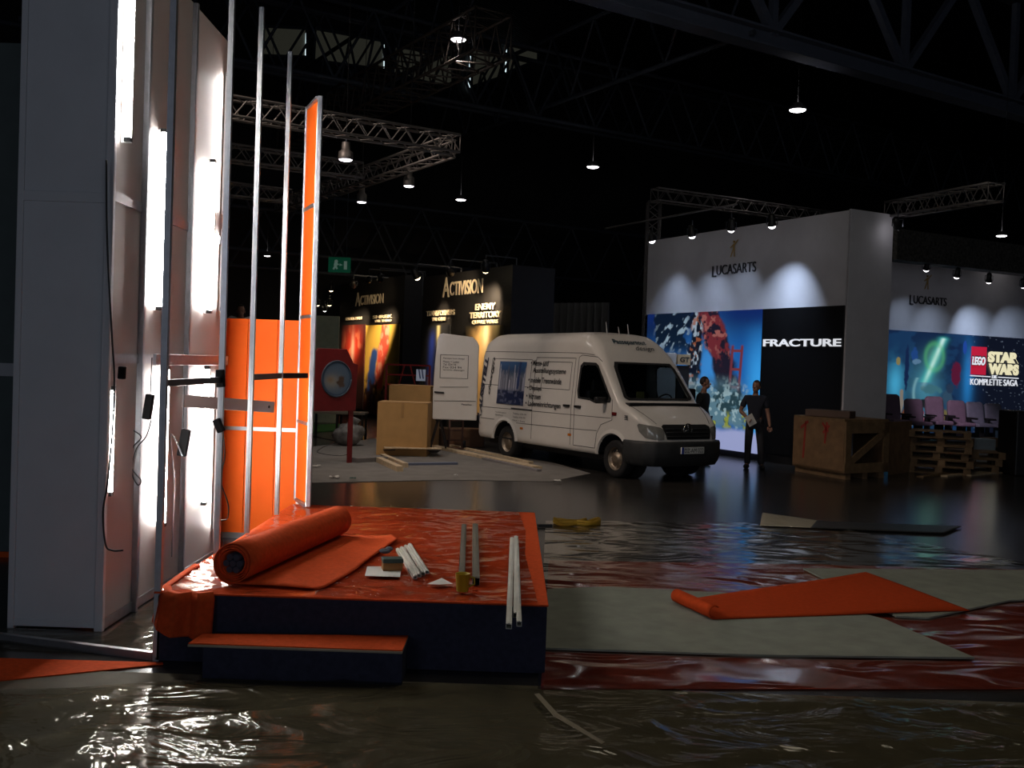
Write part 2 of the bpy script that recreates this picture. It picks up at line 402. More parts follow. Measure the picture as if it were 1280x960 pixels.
# big roof girder running across the upper right
g = D(965, 62, 25.5)
root = base('trim_1', 'heavy bluish steel roof girder crossing the upper part of the hall', 'roof girder', g); root['kind'] = 'structure'
mb = MB(); a = g - EV * 16; b = g + EV * 24
mb.bar(a, b, .5, .06); mb.bar(a + Vector((0, 0, .42)), b + Vector((0, 0, .42)), .5, .06); mb.bar(a + Vector((0, 0, .21)), b + Vector((0, 0, .21)), .06, .40); mb.obj('lower_chord', mat('girder paint', (.16, .18, .23), .6), root)
mb = MB(); up3 = Vector((0, 0, 3.6)); mb.bar(a + up3, b + up3, .4, .35); mb.obj('upper_chord', M_steel, root)
mb = MB()
for k in range(-3, 5):
    q = g + EV * (k * 5.2) + Vector((0, 0, .4)); mb.bar(q, q + Vector((0, 0, 3.2)), .18, .18, EV)
    mb.bar(q, q + EV * 2.6 + Vector((0, 0, 3.2)), .2, .2); mb.bar(q, q - EV * 2.6 + Vector((0, 0, 3.2)), .2, .2)
mb.obj('web', MATS['girder paint'], root); settle(root, g)
tn = 2
for (px, py, y, dirv, L0, L1) in [(560, 300, 40, EV, 18, 30), (840, 150, 40, EV, 24, 30), (700, 110, 33, EV, 16, 26), (480, 75, 36, EV, 10, 12), (350, 300, 38, EV, 8, 14), (760, 60, 30, EU, 6, 12), (520, 40, 30, EU, 4, 12)]:
    p = D(px, py, y)
    lattice('trim_%d' % tn, p - dirv * L0, p + dirv * L1, 0, 2.2, 2.4, .07, .045, M_steel, 'thin dark steel roof truss high under the ceiling, number %d' % tn, planar=True, cat='roof truss'); tn += 1
# wide space truss rising to the upper middle
e = D(614, 42, 24.0); t = lattice('trim_%d' % tn, e + EU * 14, e - EU * .1, 1.0, 1.0, .75, .04, .025, mat('old truss', (.09, .07, .055), .6, .3), 'wide brown space truss rising towards the lamp at its end', cat='roof truss'); tn += 1
# rigging trusses over the booths
K = D(570, 181, 17.2)
lattice('rigging_truss', K - EV * 9, K, .29, .29, .42, .024, .011, M_truss, 'silver box truss hanging nearest, end on corner above the orange panel', cat='truss', kind=None)
lattice('rigging_truss', K + EU * .3, K + EU * 9, .29, .29, .5, .024, .011, M_truss, 'silver box truss running back from the corner, carrying two cylinder lamps', cat='truss', kind=None)
q = K + EU * 3.4
lattice('rigging_truss', q - EV * 9, q - EV * .3, .29, .29, .45, .024, .011, M_truss, 'second silver box truss hanging parallel behind the nearest one', cat='truss', kind=None)
q = K + EU * 7.5
lattice('rigging_truss', q - EV * 8, q - EV * .3, .29, .29, .5, .024, .011, M_truss, 'faint third box truss hanging farthest behind the tall posts', cat='truss', kind=None)
# hanging lamps
def pendant(px, ytop, ybot, y, rw, label, power, group, aim=None):
    P = D(px, ybot, y); h = D(px, ytop, y).z - P.z
    root = base('pendant_lamp', label, 'lamp', P, group=group)
    mb = MB(); mb.lathe([(rw * .55, h), (rw * .6, h * .55), (rw * .95, h * .45), (rw, .02), (rw * .97, 0), (rw * .9, .03), (rw * .85, h * .4)]); mb.obj('housing', M_truss, root)
    mb = MB(); mb.lathe([(.001, -rw * .18), (rw * .5, -rw * .14), (rw * .8, -rw * .06), (rw * .92, .02)]); mb.obj('lens', M_lens, root)
    mb = MB(); mb.cyl((0, 0, h), (0, 0, 16.6 - P.z), .008, n=6); mb.obj('hanger', M_black, root)
    if power: spot_light('pendant_glow', P - Vector((0, 0, .05)), P - Vector((0, 0, 3)), power, (1, .93, .88), 120, .8, rw)
    return root
pendant(432, 178, 200, 16.8, .125, 'silver cylinder lamp hanging under the nearest truss beside the orange panel', 100, 'lit cylinder lamps under the trusses')
pendant(511, 209, 233, 19.5, .11, 'silver cylinder lamp hanging right, under the truss that runs back', 100, 'lit cylinder lamps under the trusses')
pendant(452, 231, 253, 22, .11, 'silver cylinder lamp hanging lowest on the truss that runs back', 100, 'lit cylinder lamps under the trusses')
pendant(576, 244, 250, 32, .18, 'small round ceiling lamp right of the truss lamps', 100, 'high bay lamps')
pendant(741, 202, 209, 32, .21, 'round ceiling lamp alone above the van roof', 110, 'high bay lamps')
pendant(997, 129, 138, 27, .24, 'round ceiling lamp below the big roof girder', 70, 'high bay lamps')
pendant(573, 40, 50, 24.5, .20, 'bright roof lamp topmost, at the end of the space truss', 200, 'high bay lamps')
pendant(1252, 289, 295, 30, .17, 'round ceiling lamp at the right above the seats', 30, 'high bay lamps')
pendant(334, 314, 320, 34, .12, 'small ceiling lamp seen between the two tall posts', 0, 'high bay lamps')

# ------------------------------------------------------------------ white light wall at the left
TX0, TX1, TY, TT = -3.44, -2.79, 6.9, 4.9
root = base('modular_wall', 'tall white modular wall corner with tube lamps mounted on its side', 'booth wall', (TX1, TY, 0))
for z0, z1 in ((.05, 2.98), (3.03, TT)):
    mb = MB(); mb.box((TX0 + .03, TY, z0), (TX1 - .03, TY + .03, z1)); mb.obj('front_panel', M_grey, root, bevel=.004)
mb = MB(); mb.box((TX0 + .03, TY - .01, 2.96), (TX1 - .03, TY + .04, 3.03)); mb.box((TX0 + .03, TY - .006, .02), (TX1 - .03, TY + .04, .07)); mb.obj('front_rail', M_grey, root, bevel=.004)
ys = [6.9, 7.45, 8.5, 9.62]
for i in range(3):
    for z0, z1 in ((.08, 1.86), (1.93, 2.98), (3.05, TT)):
        mb = MB(); mb.box((TX1 - .03, ys[i] + .02, z0), (TX1, ys[i+1] - .02, z1)); mb.obj('side_panel', M_white, root)
    mb = MB()
    for z in (.045, 1.895, 3.015): mb.box((TX1 - .04, ys[i] + .02, z - .035), (TX1 + .012, ys[i+1] - .02, z + .035))
    mb.split('side_rail', M_alud, root)
for y in ys:
    mb = MB(); mb.box((TX1 - .045, y - .022, 0), (TX1 + (.042 if 7 < y < 9 else .015), y + .022, TT)); mb.obj('post', M_alud if y > 7 else M_grey, root, bevel=.006)
mb = MB(); mb.box((TX0, TY - .012, 0), (TX0 + .045, TY + .04, TT)); mb.obj('post', M_grey, root, bevel=.006)
mb = MB(); mb.box((TX0, TY + .05, .05), (TX0 + .03, 9.6, TT)); mb.obj('rear_side_panel', M_grey, root)
settle(root, (TX1, TY, 0))
# cover board over the gap in the lamps
mb = MB(); mb.box((-2.655, 7.38, 1.85), (-2.63, 9.25, 1.935)); o = mb.obj('cover_strip', M_alud, bevel=.003); own_origin(o, (-2.64, 7.4, 1.85)); tag(o, 'grey level strip crossing before the tube lamps at head height', 'strip')
M_bat = mat('white batten', (.75, .75, .75), .5)
# tubes
def tube_lamp(X, Y, z0, z1, label, fin=True):
    root = base('fluorescent_tube', label, 'tube lamp', (X, Y, z0), group='lit tube lamps on the white wall')
    L = z1 - z0
    mb = MB()
    if fin: mb.box((-.060, .026, 0), (.012, .040, L))
    else: mb.box((-.034, -.022, 0), (-.02, .03, L))
    mb.obj('batten', M_bat, root)
    mb = MB(); mb.cyl((0, 0, .03), (0, 0, L - .03), .021, n=14); mb.obj('tube', M_tube, root)
    mb = MB()
    for z in (0, L - .03): mb.box((-.024, -.022, z), (.022, .022, z + .03))
    mb.split('end_cap', M_black, root)
    return root
tube_lamp(-2.72, 6.97, 3.40, 4.86, 'lit tube lamp highest at the near corner of the white wall')
tube_lamp(-2.793, 6.985, .93, 1.70, 'lit tube lamp low behind the near corner, only a sliver showing')
tube_lamp(-2.728, 7.70, 2.27, 3.66, 'upper lit tube lamp left of the near grey post')
tube_lamp(-2.728, 7.90, .57, 1.84, 'lower lit tube lamp beside the near grey post')
tube_lamp(-2.728, 8.95, 2.31, 3.68, 'upper lit tube lamp on the middle of the farther white panel')
tube_lamp(-2.728, 8.95, .59, 1.84, 'lower lit tube lamp on the farther white panel')
tube_lamp(-2.74, 9.42, 3.26, 4.58, 'topmost lit tube lamp at the far end of the white wall', False)
tube_lamp(-2.74, 9.42, 2.36, 3.12, 'short lit tube lamp at the far end, above the orange wall top', False)
tube_lamp(-2.74, 9.42, .30, 1.78, 'lowest lit tube lamp at the far end, against the orange wall', False)
# front frame: two posts, rails on the floor
AX, AY, BY = -2.192, 6.30, 7.55
root = base('profile_frame', 'grey aluminium profile frame standing in front of the lit white wall', 'frame', (AX, AY, 0))
for y, m in ((AY, M_alud), (BY, M_alu)):
    mb = MB(); mb.box((AX - .02, y - .02, 0), (AX + .02, y + .02, 4.9)); mb.mi = 0
    mb.box((AX - .007, y - .0215, .02), (AX + .007, y - .02, 4.9)); mb.obj('post', m, root, bevel=.004)
mb = MB(); g0 = G(-30, 797); mb.bar((AX - .02, AY, .025), (g0.x, g0.y, .025), .04, .05); mb.obj('floor_rail', M_alud, root)
mb = MB(); mb.bar((AX, AY + .02, .025), (AX, BY - .02, .025), .04, .05); mb.obj('floor_rail', M_alud, root)
mb = MB(); mb.bar((AX, AY + .02, 1.755), (AX, BY - .02, 1.755), .03, .045); mb.obj('cross_bar', M_darkbar, root, bevel=.004)
settle(root, (AX, AY, 0))
root = base('profile_frame', 'pair of slim aluminium posts on the platform joined by a dark bar', 'frame', (-2.19, 8.4, .44))
for x, y, z1 in ((-2.19, 8.4, 4.85), (-2.18, 9.42, 4.8)):
    mb = MB(); mb.box((x - .02, y - .02, .452), (x + .02, y + .02, z1)); mb.box((x - .006, y - .023, .46), (x + .006, y - .02, z1)); mb.obj('post', M_alu, root, bevel=.005)
mb = MB(); mb.bar((-2.19, 8.42, 1.765), (-2.18, 9.4, 1.765), .03, .05); mb.bar((-2.18, 9.44, 1.765), (-2.04, 9.93, 1.765), .03, .05); mb.obj('cross_bar', M_darkbar, root)
settle(root, (-2.19, 8.4, .44))
# tall orange panel leaf at the end
pr = D(385, 637, 10.0); pr.z = .452; pl_ = Vector((pr.x - .225, pr.y + .46, .452))
root = base('tall_panel', 'narrow very tall orange panel in a silver frame at the platform edge', 'panel', pr)
top = D(407, 120, 10.0).z; zs = [.47, 1.28, 2.36, 3.47, top - .03]
for a, b in zip(zs, zs[1:]):
    mb = MB(); mb.bar(Vector((pr.x, pr.y, (a+b)/2)), Vector((pl_.x, pl_.y, (a+b)/2)), .012, b - a - .02); mb.obj('panel', M_orange, root)
for q, w in ((pr, .05), (pl_, .035)):
    mb = MB(); mb.box((q.x - w/2, q.y - .02, .452), (q.x + w/2, q.y + .02, top)); mb.obj('stile', M_alu if q is pr else M_alud, root, bevel=.005)
mb = MB()
for z in [.46] + zs[1:-1] + [top - .02]: mb.bar(Vector((pr.x - .03, pr.y, z)), Vector((pl_.x, pl_.y, z)), .03, .03)
mb.split('rail', M_alud, root); settle(root, pr)
# orange back wall
OY = 10.62
root = base('orange_wall', 'low bright orange booth wall behind the posts', 'booth wall', (-2.7, OY, 0))
xs = [G(240, 672).x - .5, D(308, 500, OY).x, D(345, 500, OY).x, D(374, 500, OY).x]
zt = D(320, 399, OY).z; zr = D(320, 536, OY).z
for a, b in zip(xs, xs[1:]):
    for z0, z1 in ((.06, zr - .02), (zr + .02, zt)):
        mb = MB(); mb.box((a + .003, OY - .015, z0), (b - .003, OY + .015, z1)); mb.obj('panel', M_orange, root)
mb = MB(); mb.box((xs[0], OY - .025, zr - .02), (xs[-1], OY + .02, zr + .02)); mb.box((xs[0], OY - .025, .0), (xs[-1], OY + .02, .06)); mb.split('rail', M_alud, root)
mb = MB(); mb.box((xs[-1], OY - .025, 0), (xs[-1] + .03, OY + .02, zt)); mb.obj('end_post', M_alu, root); settle(root, (-2.7, OY, 0))
# loose white lath reaching from the wall
mb = MB(); a = D(228, 501, 8.35); b = D(342, 509, 9.55); mb.bar(a, b, .02, .105); o = mb.obj('lath', M_white, bevel=.003); own_origin(o, a)
tag(o, 'white lath fixed level behind the posts, its free end before the orange wall', 'lath')
mb = MB(); dd = (b - a).normalized(); c = b - dd * .09; nn = Vector((dd.y, -dd.x, 0)); mb.cyl(c + nn * .009, c + nn * .014, .014, n=10); h = mb.obj('screw_hole', M_black, o); h.data.transform(Matrix.Translation(-a))
# ballasts and cables
def cable(pts, label, r=.006, m=None, group=None, name='cable'):
    pts = [Vector(p) for p in pts]; out = []
    for i in range(len(pts) - 1):
        p0 = pts[max(i-1, 0)]; p1 = pts[i]; p2 = pts[i+1]; p3 = pts[min(i+2, len(pts)-1)]
        for k in range(8):
            t = k / 8; out.append(.5 * ((2*p1) + (p2-p0)*t + (2*p0-5*p1+4*p2-p3)*t*t + (3*p1-p0-3*p2+p3)*t**3))
    out.append(pts[-1]); mb = MB(); mb.tube(out, r, 6); o = mb.obj(name, m or M_black); own_origin(o, pts[0])
    return tag(o, label, 'cable', group)
def ballast(x0, y0, x1, y1, Y, wpx, label, thick=.05):
    a = D(x0, y0, Y); b = D(x1, y1, Y); mb = MB(); mb.bar(a, b, wpx / F * Y, thick, (0, 1, 0)); o = mb.obj('ballast_box', mat('matt dark case', (.012, .012, .013), .9, spec=.1), bevel=.008); own_origin(o, b)
    return tag(o, label, 'ballast box', 'ballast boxes hanging by the tubes')
ballast(188, 493, 183, 524, 7.45, 10, 'slim dark ballast box hanging left of the near grey post')
ballast(233, 537, 227, 570, 8.2, 11, 'slim dark ballast box hanging tilted between the two posts')
ballast(275, 462, 276, 484, 7.51, 10, 'dark ballast box stuck on the second post at bar height')
ballast(270, 524, 277, 540, 7.51, 9, 'dark ballast box low on the second post')
ballast(153, 458, 152, 474, 6.86, 8, 'small dark ballast clipped to the near wall corner')
cable([D(190, 447, 7.45), D(189, 470, 7.45), D(188, 493, 7.45)], 'thin wire holding the slim ballast box left of the post', .004)
cable([D(x, y, 7.40) for x, y in ((189, 525), (183, 545), (170, 562), (165, 590), (172, 606), (176, 600), (165, 585), (166, 560), (176, 545), (150, 530))], 'thin black cable looping below the slim ballast box', .005)
cable([D(x, y, 6.82) for x, y in ((133, 200), (134, 300), (140, 420), (143, 470), (141, 530), (135, 600), (129, 640), (132, 680), (140, 688), (154, 688))], 'long black cable hanging down the near wall corner', .007)
cable([D(x, y, 8.15) for x, y in ((231, 475), (230, 500), (229, 535))], 'thin wire holding the tilted ballast box', .004)
cable([D(x, y, 8.15) for x, y in ((228, 570), (222, 556), (213, 545), (218, 600), (216, 660), (215, 696))], 'grey cable hanging under the tilted ballast box', .007, M_alud)
cable([D(x, y, 7.7) for x, y in ((279, 540), (281, 570), (276, 600), (285, 630), (284, 648), (275, 652), (277, 670), (279, 682), (270, 692))], 'thin black cable looping by the second post over the orange wall', .005)
# far left panels, the dim lighting put into their colour
root = base('side_wall', 'panel wall at the far left edge, coloured dark green for dim light', 'booth wall', (-4.7, 9.25, 0))
zt = D(20, 54, 9.25).z; zr = D(8, 462, 9.25).z
for z0, z1 in ((.05, zr - .06), (zr + .06, zt)):
    mb = MB(); mb.box((-7.5, 9.25, z0), (-3.5, 9.28, z1)); mb.obj('panel', M_dimpanel, root)
mb = MB(); mb.box((-7.5, 9.23, zr - .06), (-3.5, 9.28, zr + .06)); mb.obj('rail', M_grey, root)
mb = MB(); mb.box((-7.5, 9.23, 0), (-3.5, 9.28, .05)); mb.obj('skirting', M_orange, root); settle(root, (-4.7, 9.25, 0))
# ------------------------------------------------------------------ platform with its carpet
PX0, PX1, PY0, PY1, PZ = -2.2, .27, 6.28, 10.2, .44
root = base('platform', 'low stage platform with orange carpet top and dark navy sides', 'platform', ((PX0 + PX1) / 2, PY0, 0))
mb = MB(); mb.box((PX0, PY0, .0), (PX1, PY1, PZ - .012)); mb.obj('skirt', M_navy, root, bevel=.006)
mb = MB(); mb.box((PX0 - .01, PY0 - .012, PZ - .012), (PX1 + .008, PY1, PZ)); mb.obj('carpet_top', M_carpet, root, bevel=.004)
settle(root, ((PX0 + PX1) / 2, PY0, 0))
def nz(x, y, s=1.0, seed=0):
    return float(fbm(np.array([x * s + 31.7]), np.array([y * s + 17.3]), 1.0, 40 + seed, 3)[0]) - .5
def ridge(x, y, s, seed): return 1 - 2 * abs(nz(x, y, s, seed)) * 2
def film_patch(name, poly, z, step, amp, m, label, cat='plastic sheet', s=2.0, parent=None, ang=.3, kind=None):
    bm = bmesh.new(); bm.faces.new([bm.verts.new((p[0], p[1], 0)) for p in poly])
    xs = [p[0] for p in poly]; ys_ = [p[1] for p in poly]
    for ax, lo, hi in ((0, min(xs), max(xs)), (1, min(ys_), max(ys_))):
        n = int((hi - lo) / step)
        for k in range(1, n + 1):
            co = [0, 0, 0]; no = [0, 0, 0]; co[ax] = lo + k * step; no[ax] = 1
            bmesh.ops.bisect_plane(bm, geom=bm.verts[:] + bm.edges[:] + bm.faces[:], plane_co=co, plane_no=no)
    V = bm.verts[:]; X = np.array([v.co.x for v in V]); Y = np.array([v.co.y for v in V])
    xr = X * cos(ang) + Y * sin(ang); yr = -X * sin(ang) + Y * cos(ang)
    wx = xr + .35 * (fbm(xr + 50, yr + 50, 1.3, 9) - .5); wy = yr + .35 * (fbm(xr + 50, yr + 50, 1.3, 19) - .5)
    r1 = 1 - np.abs(fbm(wx * .55 + 60, wy * 1.5 + 60, s, 3, 2) - .5) * 5
    r2 = 1 - np.abs(fbm(wx + 60, wy * .6 + 60, s * 1.7, 5, 2) - .5) * 6
    hgt = amp * (np.clip(r1, 0, 1) ** 2 + .5 * np.clip(r2, 0, 1) ** 2 + .4 * fbm(X + 60, Y + 60, s * 2, 8))
    for v, h in zip(V, hgt): v.co.z = z + h
    for f in bm.faces: f.smooth = True
    me = bpy.data.meshes.new(name); bm.normal_update(); bm.to_mesh(me); bm.free(); me.materials.append(m)
    o = bpy.data.objects.new(name, me); COL.objects.link(o); c = (sum(xs) / len(xs), sum(ys_) / len(ys_), z); own_origin(o, c)
    return tag(o, label, cat)
film_patch('plastic_film', [(PX0 + .02, PY0 + .0), (PX1 - .06, PY0 + .0), (PX1 - .12, 7.9), (PX1 - .10, 9.0), (PX1 - .16, PY1 - .02), (PX0 + .02, PY1 - .02)], PZ + .001, .04, .012, M_filmtop,
           'crinkled clear plastic film over the orange platform top', s=2.6, ang=.6)
# draped carpet at the front left corner
prof = [(-2.235, 7.1), (-2.23, 6.7), (-2.215, 6.38), (-2.13, 6.21), (-2.03, 6.16), (-1.96, 6.235), (-1.90, 6.18), (-1.82, 6.25)]
def drape(u, v):
    t = u * (len(prof) - 1); i = min(int(t), len(prof) - 2); f = t - i; x = prof[i][0]*(1-f) + prof[i+1][0]*f; y = prof[i][1]*(1-f) + prof[i+1][1]*f
    cx, cy = -1.95, 6.6; k = (1 - v); low = .19 + .03 * sin(6 * u)
    sh = 1 - .10 * k if v > .0 else .9
    zz = PZ + .012 - (PZ - low) * v
    if v < .15: zz = PZ + .012; x = x + (cx - x) * .25 * (1 - v / .15); y = y + (cy - y) * .10 * (1 - v / .15)
    else: x += -.03 * v * (1 if u < .7 else .2); y += -.02 * v
    return Vector((x, y, zz + .004 * sin(20 * u) * v))
mb = MB(); mb.grid(drape, 42, 20); o = mb.obj('carpet_drape', M_carpet, solid=.008); own_origin(o, (-2.2, 6.25, .2)); tag(o, 'orange carpet end hanging over the front corner of the platform', 'carpet')
# step
root = base('step', 'low dark step in front of the platform with an orange carpet tread', 'step', (-1.2, 6.1, 0))
sp = [(-1.80, 5.96), (-.60, 5.96), (-.60, 6.265), (-1.80, 6.265)]
mb = MB(); mb.prism([(x, y, 0) for x, y in sp], (0, 0, .2)); mb.obj('riser_box', M_navy, root, bevel=.006)
mb = MB(); mb.prism([(-1.88, 5.93, .2), (-.60, 5.93, .2), (-.60, 6.268, .2), (-1.86, 6.15, .2)], (0, 0, .012)); mb.obj('tread_board', mat('tread edge', (.36, .30, .22), .7), root)
mb = MB(); mb.prism([(-1.88, 5.94, .212), (-.60, 5.94, .212), (-.60, 6.268, .212), (-1.86, 6.15, .212)], (0, 0, .007)); mb.obj('tread_carpet', M_carpet, root)
settle(root, (-1.2, 6.1, 0))
# carpet roll
r0, r1 = .075, .135
A = Vector((-1.78, 6.50, PZ + .012 + r1)); B = Vector((-1.43, 8.42, PZ + .012 + r1 * .93)); ax = (B - A).normalized(); sd = Vector((ax.y, -ax.x, 0)); upv = Vector((0, 0, 1))
root = base('carpet_roll', 'thick roll of orange carpet on the platform, its end open to the front', 'carpet roll', A - Vector((0, 0, r1)))
T = 2 * pi * 4.2; NS = 200
def spiral(u, v):
    th = T * u; r = (r0 + (r1 - r0) * u) * (1 - .06 * v); a0 = -pi / 2 - T
    p = A.lerp(B, v) + sd * (r * cos(th + a0)) + upv * (r * sin(th + a0)); return p - ax * .012 * sin(th * 1.3) * (1 - v)
mb = MB(); mb.grid(spiral, NS, 8); mb.obj('wound_carpet', M_carpet, root, solid=.007)
fl = [(-1.80, 6.50), (-1.16, 6.42), (-1.13, 6.46), (-1.02, 6.95), (-.99, 7.4), (-.93, 8.28), (-.98, 8.40), (-1.42, 8.44)]
def flap(u, v):
    xr = np.interp(v, [0, .05, .3, .5, .92, 1], [-1.20, -1.16, -1.06, -1.02, -.90, -.97]); x = (-1.78 + .36 * v) * (1 - u) + xr * u; y = 6.50 + 1.92 * v - .07 * u * (1 - v)
    return Vector((x, y, PZ + .016 + .012 * max(0, sin(pi * u)) * (.5 + .5 * sin(5 * v)) + .02 * u ** 6 * v))
mb = MB(); mb.grid(flap, 16, 24); mb.obj('loose_end', M_carpet, root, solid=.007)
mb = MB(); Ac = A - ax * .004
for k in range(7):
    a = 2 * pi * k / 6; off = (sd * cos(a) + upv * sin(a)) * (.046 if k < 6 else 0); mb.cyl(Ac + off, A + off + ax * 1.85, .0215, n=12)
mb.split('core_tube', mat('blue grey tube', (.05, .06, .09), .4, .3), root)
settle(root, A - Vector((0, 0, r1)))
# profiles lying on the platform
TZ = PZ + .022
def profile_bar(p, q, w, h, label, m, group, hollow=True, name='aluminium_profile'):
    p = Vector(p); q = Vector(q); d = (q - p).normalized(); s_ = Vector((d.y, -d.x, 0)).normalized(); u_ = s_.cross(d); u_ = u_ if u_.z > 0 else -u_
    mb = MB(); t = .003
    for o_, ww, hh in ((u_ * (h/2 - t/2), w, t), (u_ * (-h/2 + t/2), w, t), (s_ * (w/2 - t/2), t, h), (s_ * (-w/2 + t/2), t, h)):
        mb.bar(p + o_, q + o_, ww, hh, u_)
    mb.bar(p + u_ * (h/2 + .002) , q + u_ * (h/2 + .002), w * .25, .004, u_)
    o = mb.obj(name, m); own_origin(o, p); return tag(o, label, 'profile', group)
M_prof = mat('grey profile', (.20, .18, .15), .5, .3); M_profw = mat('white profile', (.66, .64, .58), .5)
profile_bar(G(577, 727, TZ), G(580, 658, TZ), .045, .04, 'dark grey square profile lying left of its twin behind the yellow cup', M_prof, 'dark profiles on the platform')
profile_bar(G(595, 727, TZ + .01), G(594, 658, TZ), .05, .05, 'dark grey hollow profile with open black end, right of its twin', M_prof, 'dark profiles on the platform')
zt_ = PZ + .03
for i, (x0, y0, x1, y1, hh, lb) in enumerate([(636, 783, 640, 674, .035, 'leftmost white profile hanging over the platform front edge'), (645, 769, 645, 672, .035, 'shortest white profile, middle of three over the platform edge'), (649, 780, 646, 676, .03, 'rightmost thin white profile over the platform front edge')]):
    q = G(x1, y1, zt_ + .0); p = D(x0, y0, 5.72 if i != 1 else 5.88); p.z = zt_ - .004 + .002 * i
    d = ray(x0, y0); k = (p.z - CAM_H) / d.z; p = CAM + d * k
    profile_bar(p, q, hh, .03, lb, M_profw, 'white profiles over the platform edge')
for i in range(4):
    p = G(519 + i * 5, 722 - i * 2.2, TZ + (.02 if i % 2 else 0)); q = G(497 + i * 5, 687 - i * 2, TZ + (.02 if i % 2 else 0))
    profile_bar(p, q, .028, .022, 'short white profile in the small bundle, %s' % ['outermost by the papers', 'raised second', 'third, lying low', 'topmost at the outer side'][i], M_profw, 'short profiles in the small bundle')
# cup, small box, cloth, papers
c = G(578, 739, PZ + .018); root = base('cup', 'yellow plastic cup standing on the film near the platform edge', 'cup', c)
mb = MB(); mb.lathe([(.001, .003), (.036, 0), (.040, .006), (.048, .115), (.050, .117), (.046, .115), (.038, .012), (.001, .010)]); mb.obj('cup_body', mat('yellow plastic', (.42, .30, .012), .45), root)
mb = MB(); mb.tube([(.044, .0, .095), (.075, 0, .09), (.078, 0, .05), (.041, 0, .03)], .006, 8); mb.obj('handle', MATS['yellow plastic'], root)
c = G(490, 712, PZ + .02); root = base('tool_box', 'small brown box with a green lid lying by the white sheet', 'box', c, .25)
mb = MB(); mb.box((-.07, -.05, 0), (.07, .05, .055)); mb.obj('box_body', mat('brown box', (.30, .13, .03), .7), root, bevel=.004)
mb = MB(); mb.box((-.073, -.053, .055), (.073, .053, .085)); mb.obj('lid', mat('green lid', (.04, .07, .06), .5), root, bevel=.006)
c = G(481, 692, PZ + .02); mb = MB(); mb.ball((0, 0, .02), (.045, .03, .02)); mb.ball((.03, .02, .035), (.03, .025, .018)); o = mb.obj('cloth', mat('blue grey cloth', (.08, .09, .11), .9), loc=c); tag(o, 'crumpled blue grey rag behind the small brown box', 'rag')
def sheet(name, pxs, z, m, label, cat, thick=.002, curl=0.0, group=None):
    P = [G(x, y, z) for x, y in pxs]; c = sum(P, Vector()) / len(P)
    mb = MB(); mb.prism([p - c + Vector((0, 0, curl * (i % 2))) for i, p in enumerate(P)], (0, 0, thick)); o = mb.obj(name, m, loc=c)
    return tag(o, label, cat, group)
sheet('paper_sheet', [(456, 720), (500, 722), (502, 708), (459, 709)], PZ + .018, M_paper, 'white paper sheet under the small brown box', 'paper', curl=.004)
sheet('paper_sheet', [(534, 730), (548, 733), (566, 730), (552, 725)], PZ + .02, M_paper, 'crumpled white paper scrap beside the yellow cup', 'paper', curl=.012)

# ------------------------------------------------------------------ floor coverings
def carpet(name, pxs, z, thick, m, label, cat, group=None):
    P = [G(x, y, z) for x, y in pxs]; c = sum(P, Vector()) / len(P); c.z = z
    mb = MB(); mb.prism([p - c for p in P], (0, 0, thick)); o = mb.obj(name, m, loc=c); return tag(o, label, cat, group)
carpet('carpet_sheet', [(686, 701), (1005, 706), (1600, 720), (1600, 862), (676, 862)], .003, .005, M_redcarpet, 'wide dull orange carpet under clear film right of the platform', 'carpet')
film_patch('plastic_film', [tuple(G(x, y).xy) for x, y in ((682, 652), (1010, 655), (1290, 706), (1700, 722), (1700, 864), (672, 864))], .010, .06, .008, M_filmred, 'crinkled clear film spread over the carpet right of the platform', s=1.6, ang=-.1)
carpet('floor_board', [(684, 738), (760, 735), (1000, 748), (1106, 776), (1218, 824), (960, 821), (679, 812)], .020, .014, M_board, 'large grey floor sheet reaching from the platform, under the loose carpet', 'floor sheet')
carpet('floor_board', [(1004, 712), (1500, 716), (1500, 742), (1262, 752), (1160, 774), (1120, 772), (1060, 740)], .020, .014, M_board, 'grey floor sheet at the right edge, farther from the platform', 'floor sheet')
# loose orange carpet with a curled end
EA, EB = G(845, 752, .04), G(893, 774, .04); FA, FB = G(1082, 716, .04), G(1212, 763, .04)
def loose(u, v):
    a = EA.lerp(EB, v); b = FA.lerp(FB, v); p = a.lerp(b, u); p.z = .042 + .006 * sin(7 * u + 3 * v) * u; return p
dirx = ((FA + FB) / 2 - (EA + EB) / 2).normalized()
def loose_curl(u, v):
    L = .34
    if u > .14:
        return loose((u - .14) / .86, v)
    t = 1 - u / .14; p = loose(0, v); r = .05; th = t * pi * 1.25
    return p - dirx * (r * sin(th)) + Vector((0, 0, r * (1 - cos(th)))) + dirx * (0.0)
mb = MB(); mb.grid(loose_curl, 70, 12); o = mb.obj('carpet_piece', mat('bright orange carpet', (.54, .060, .012), .95, var=.08, scale=25, bump=.2, bscale=300, spec=.1), solid=.008); own_origin(o, (2.5, 8.6, .04)); tag(o, 'loose orange carpet piece with a curled end on the grey sheets', 'carpet')
carpet('carpet_strip', [(-60, 822), (203, 829), (204, 831), (-60, 858)], .004, .006, M_carpet, 'pointed orange carpet strip at the left below the frame rail', 'carpet')
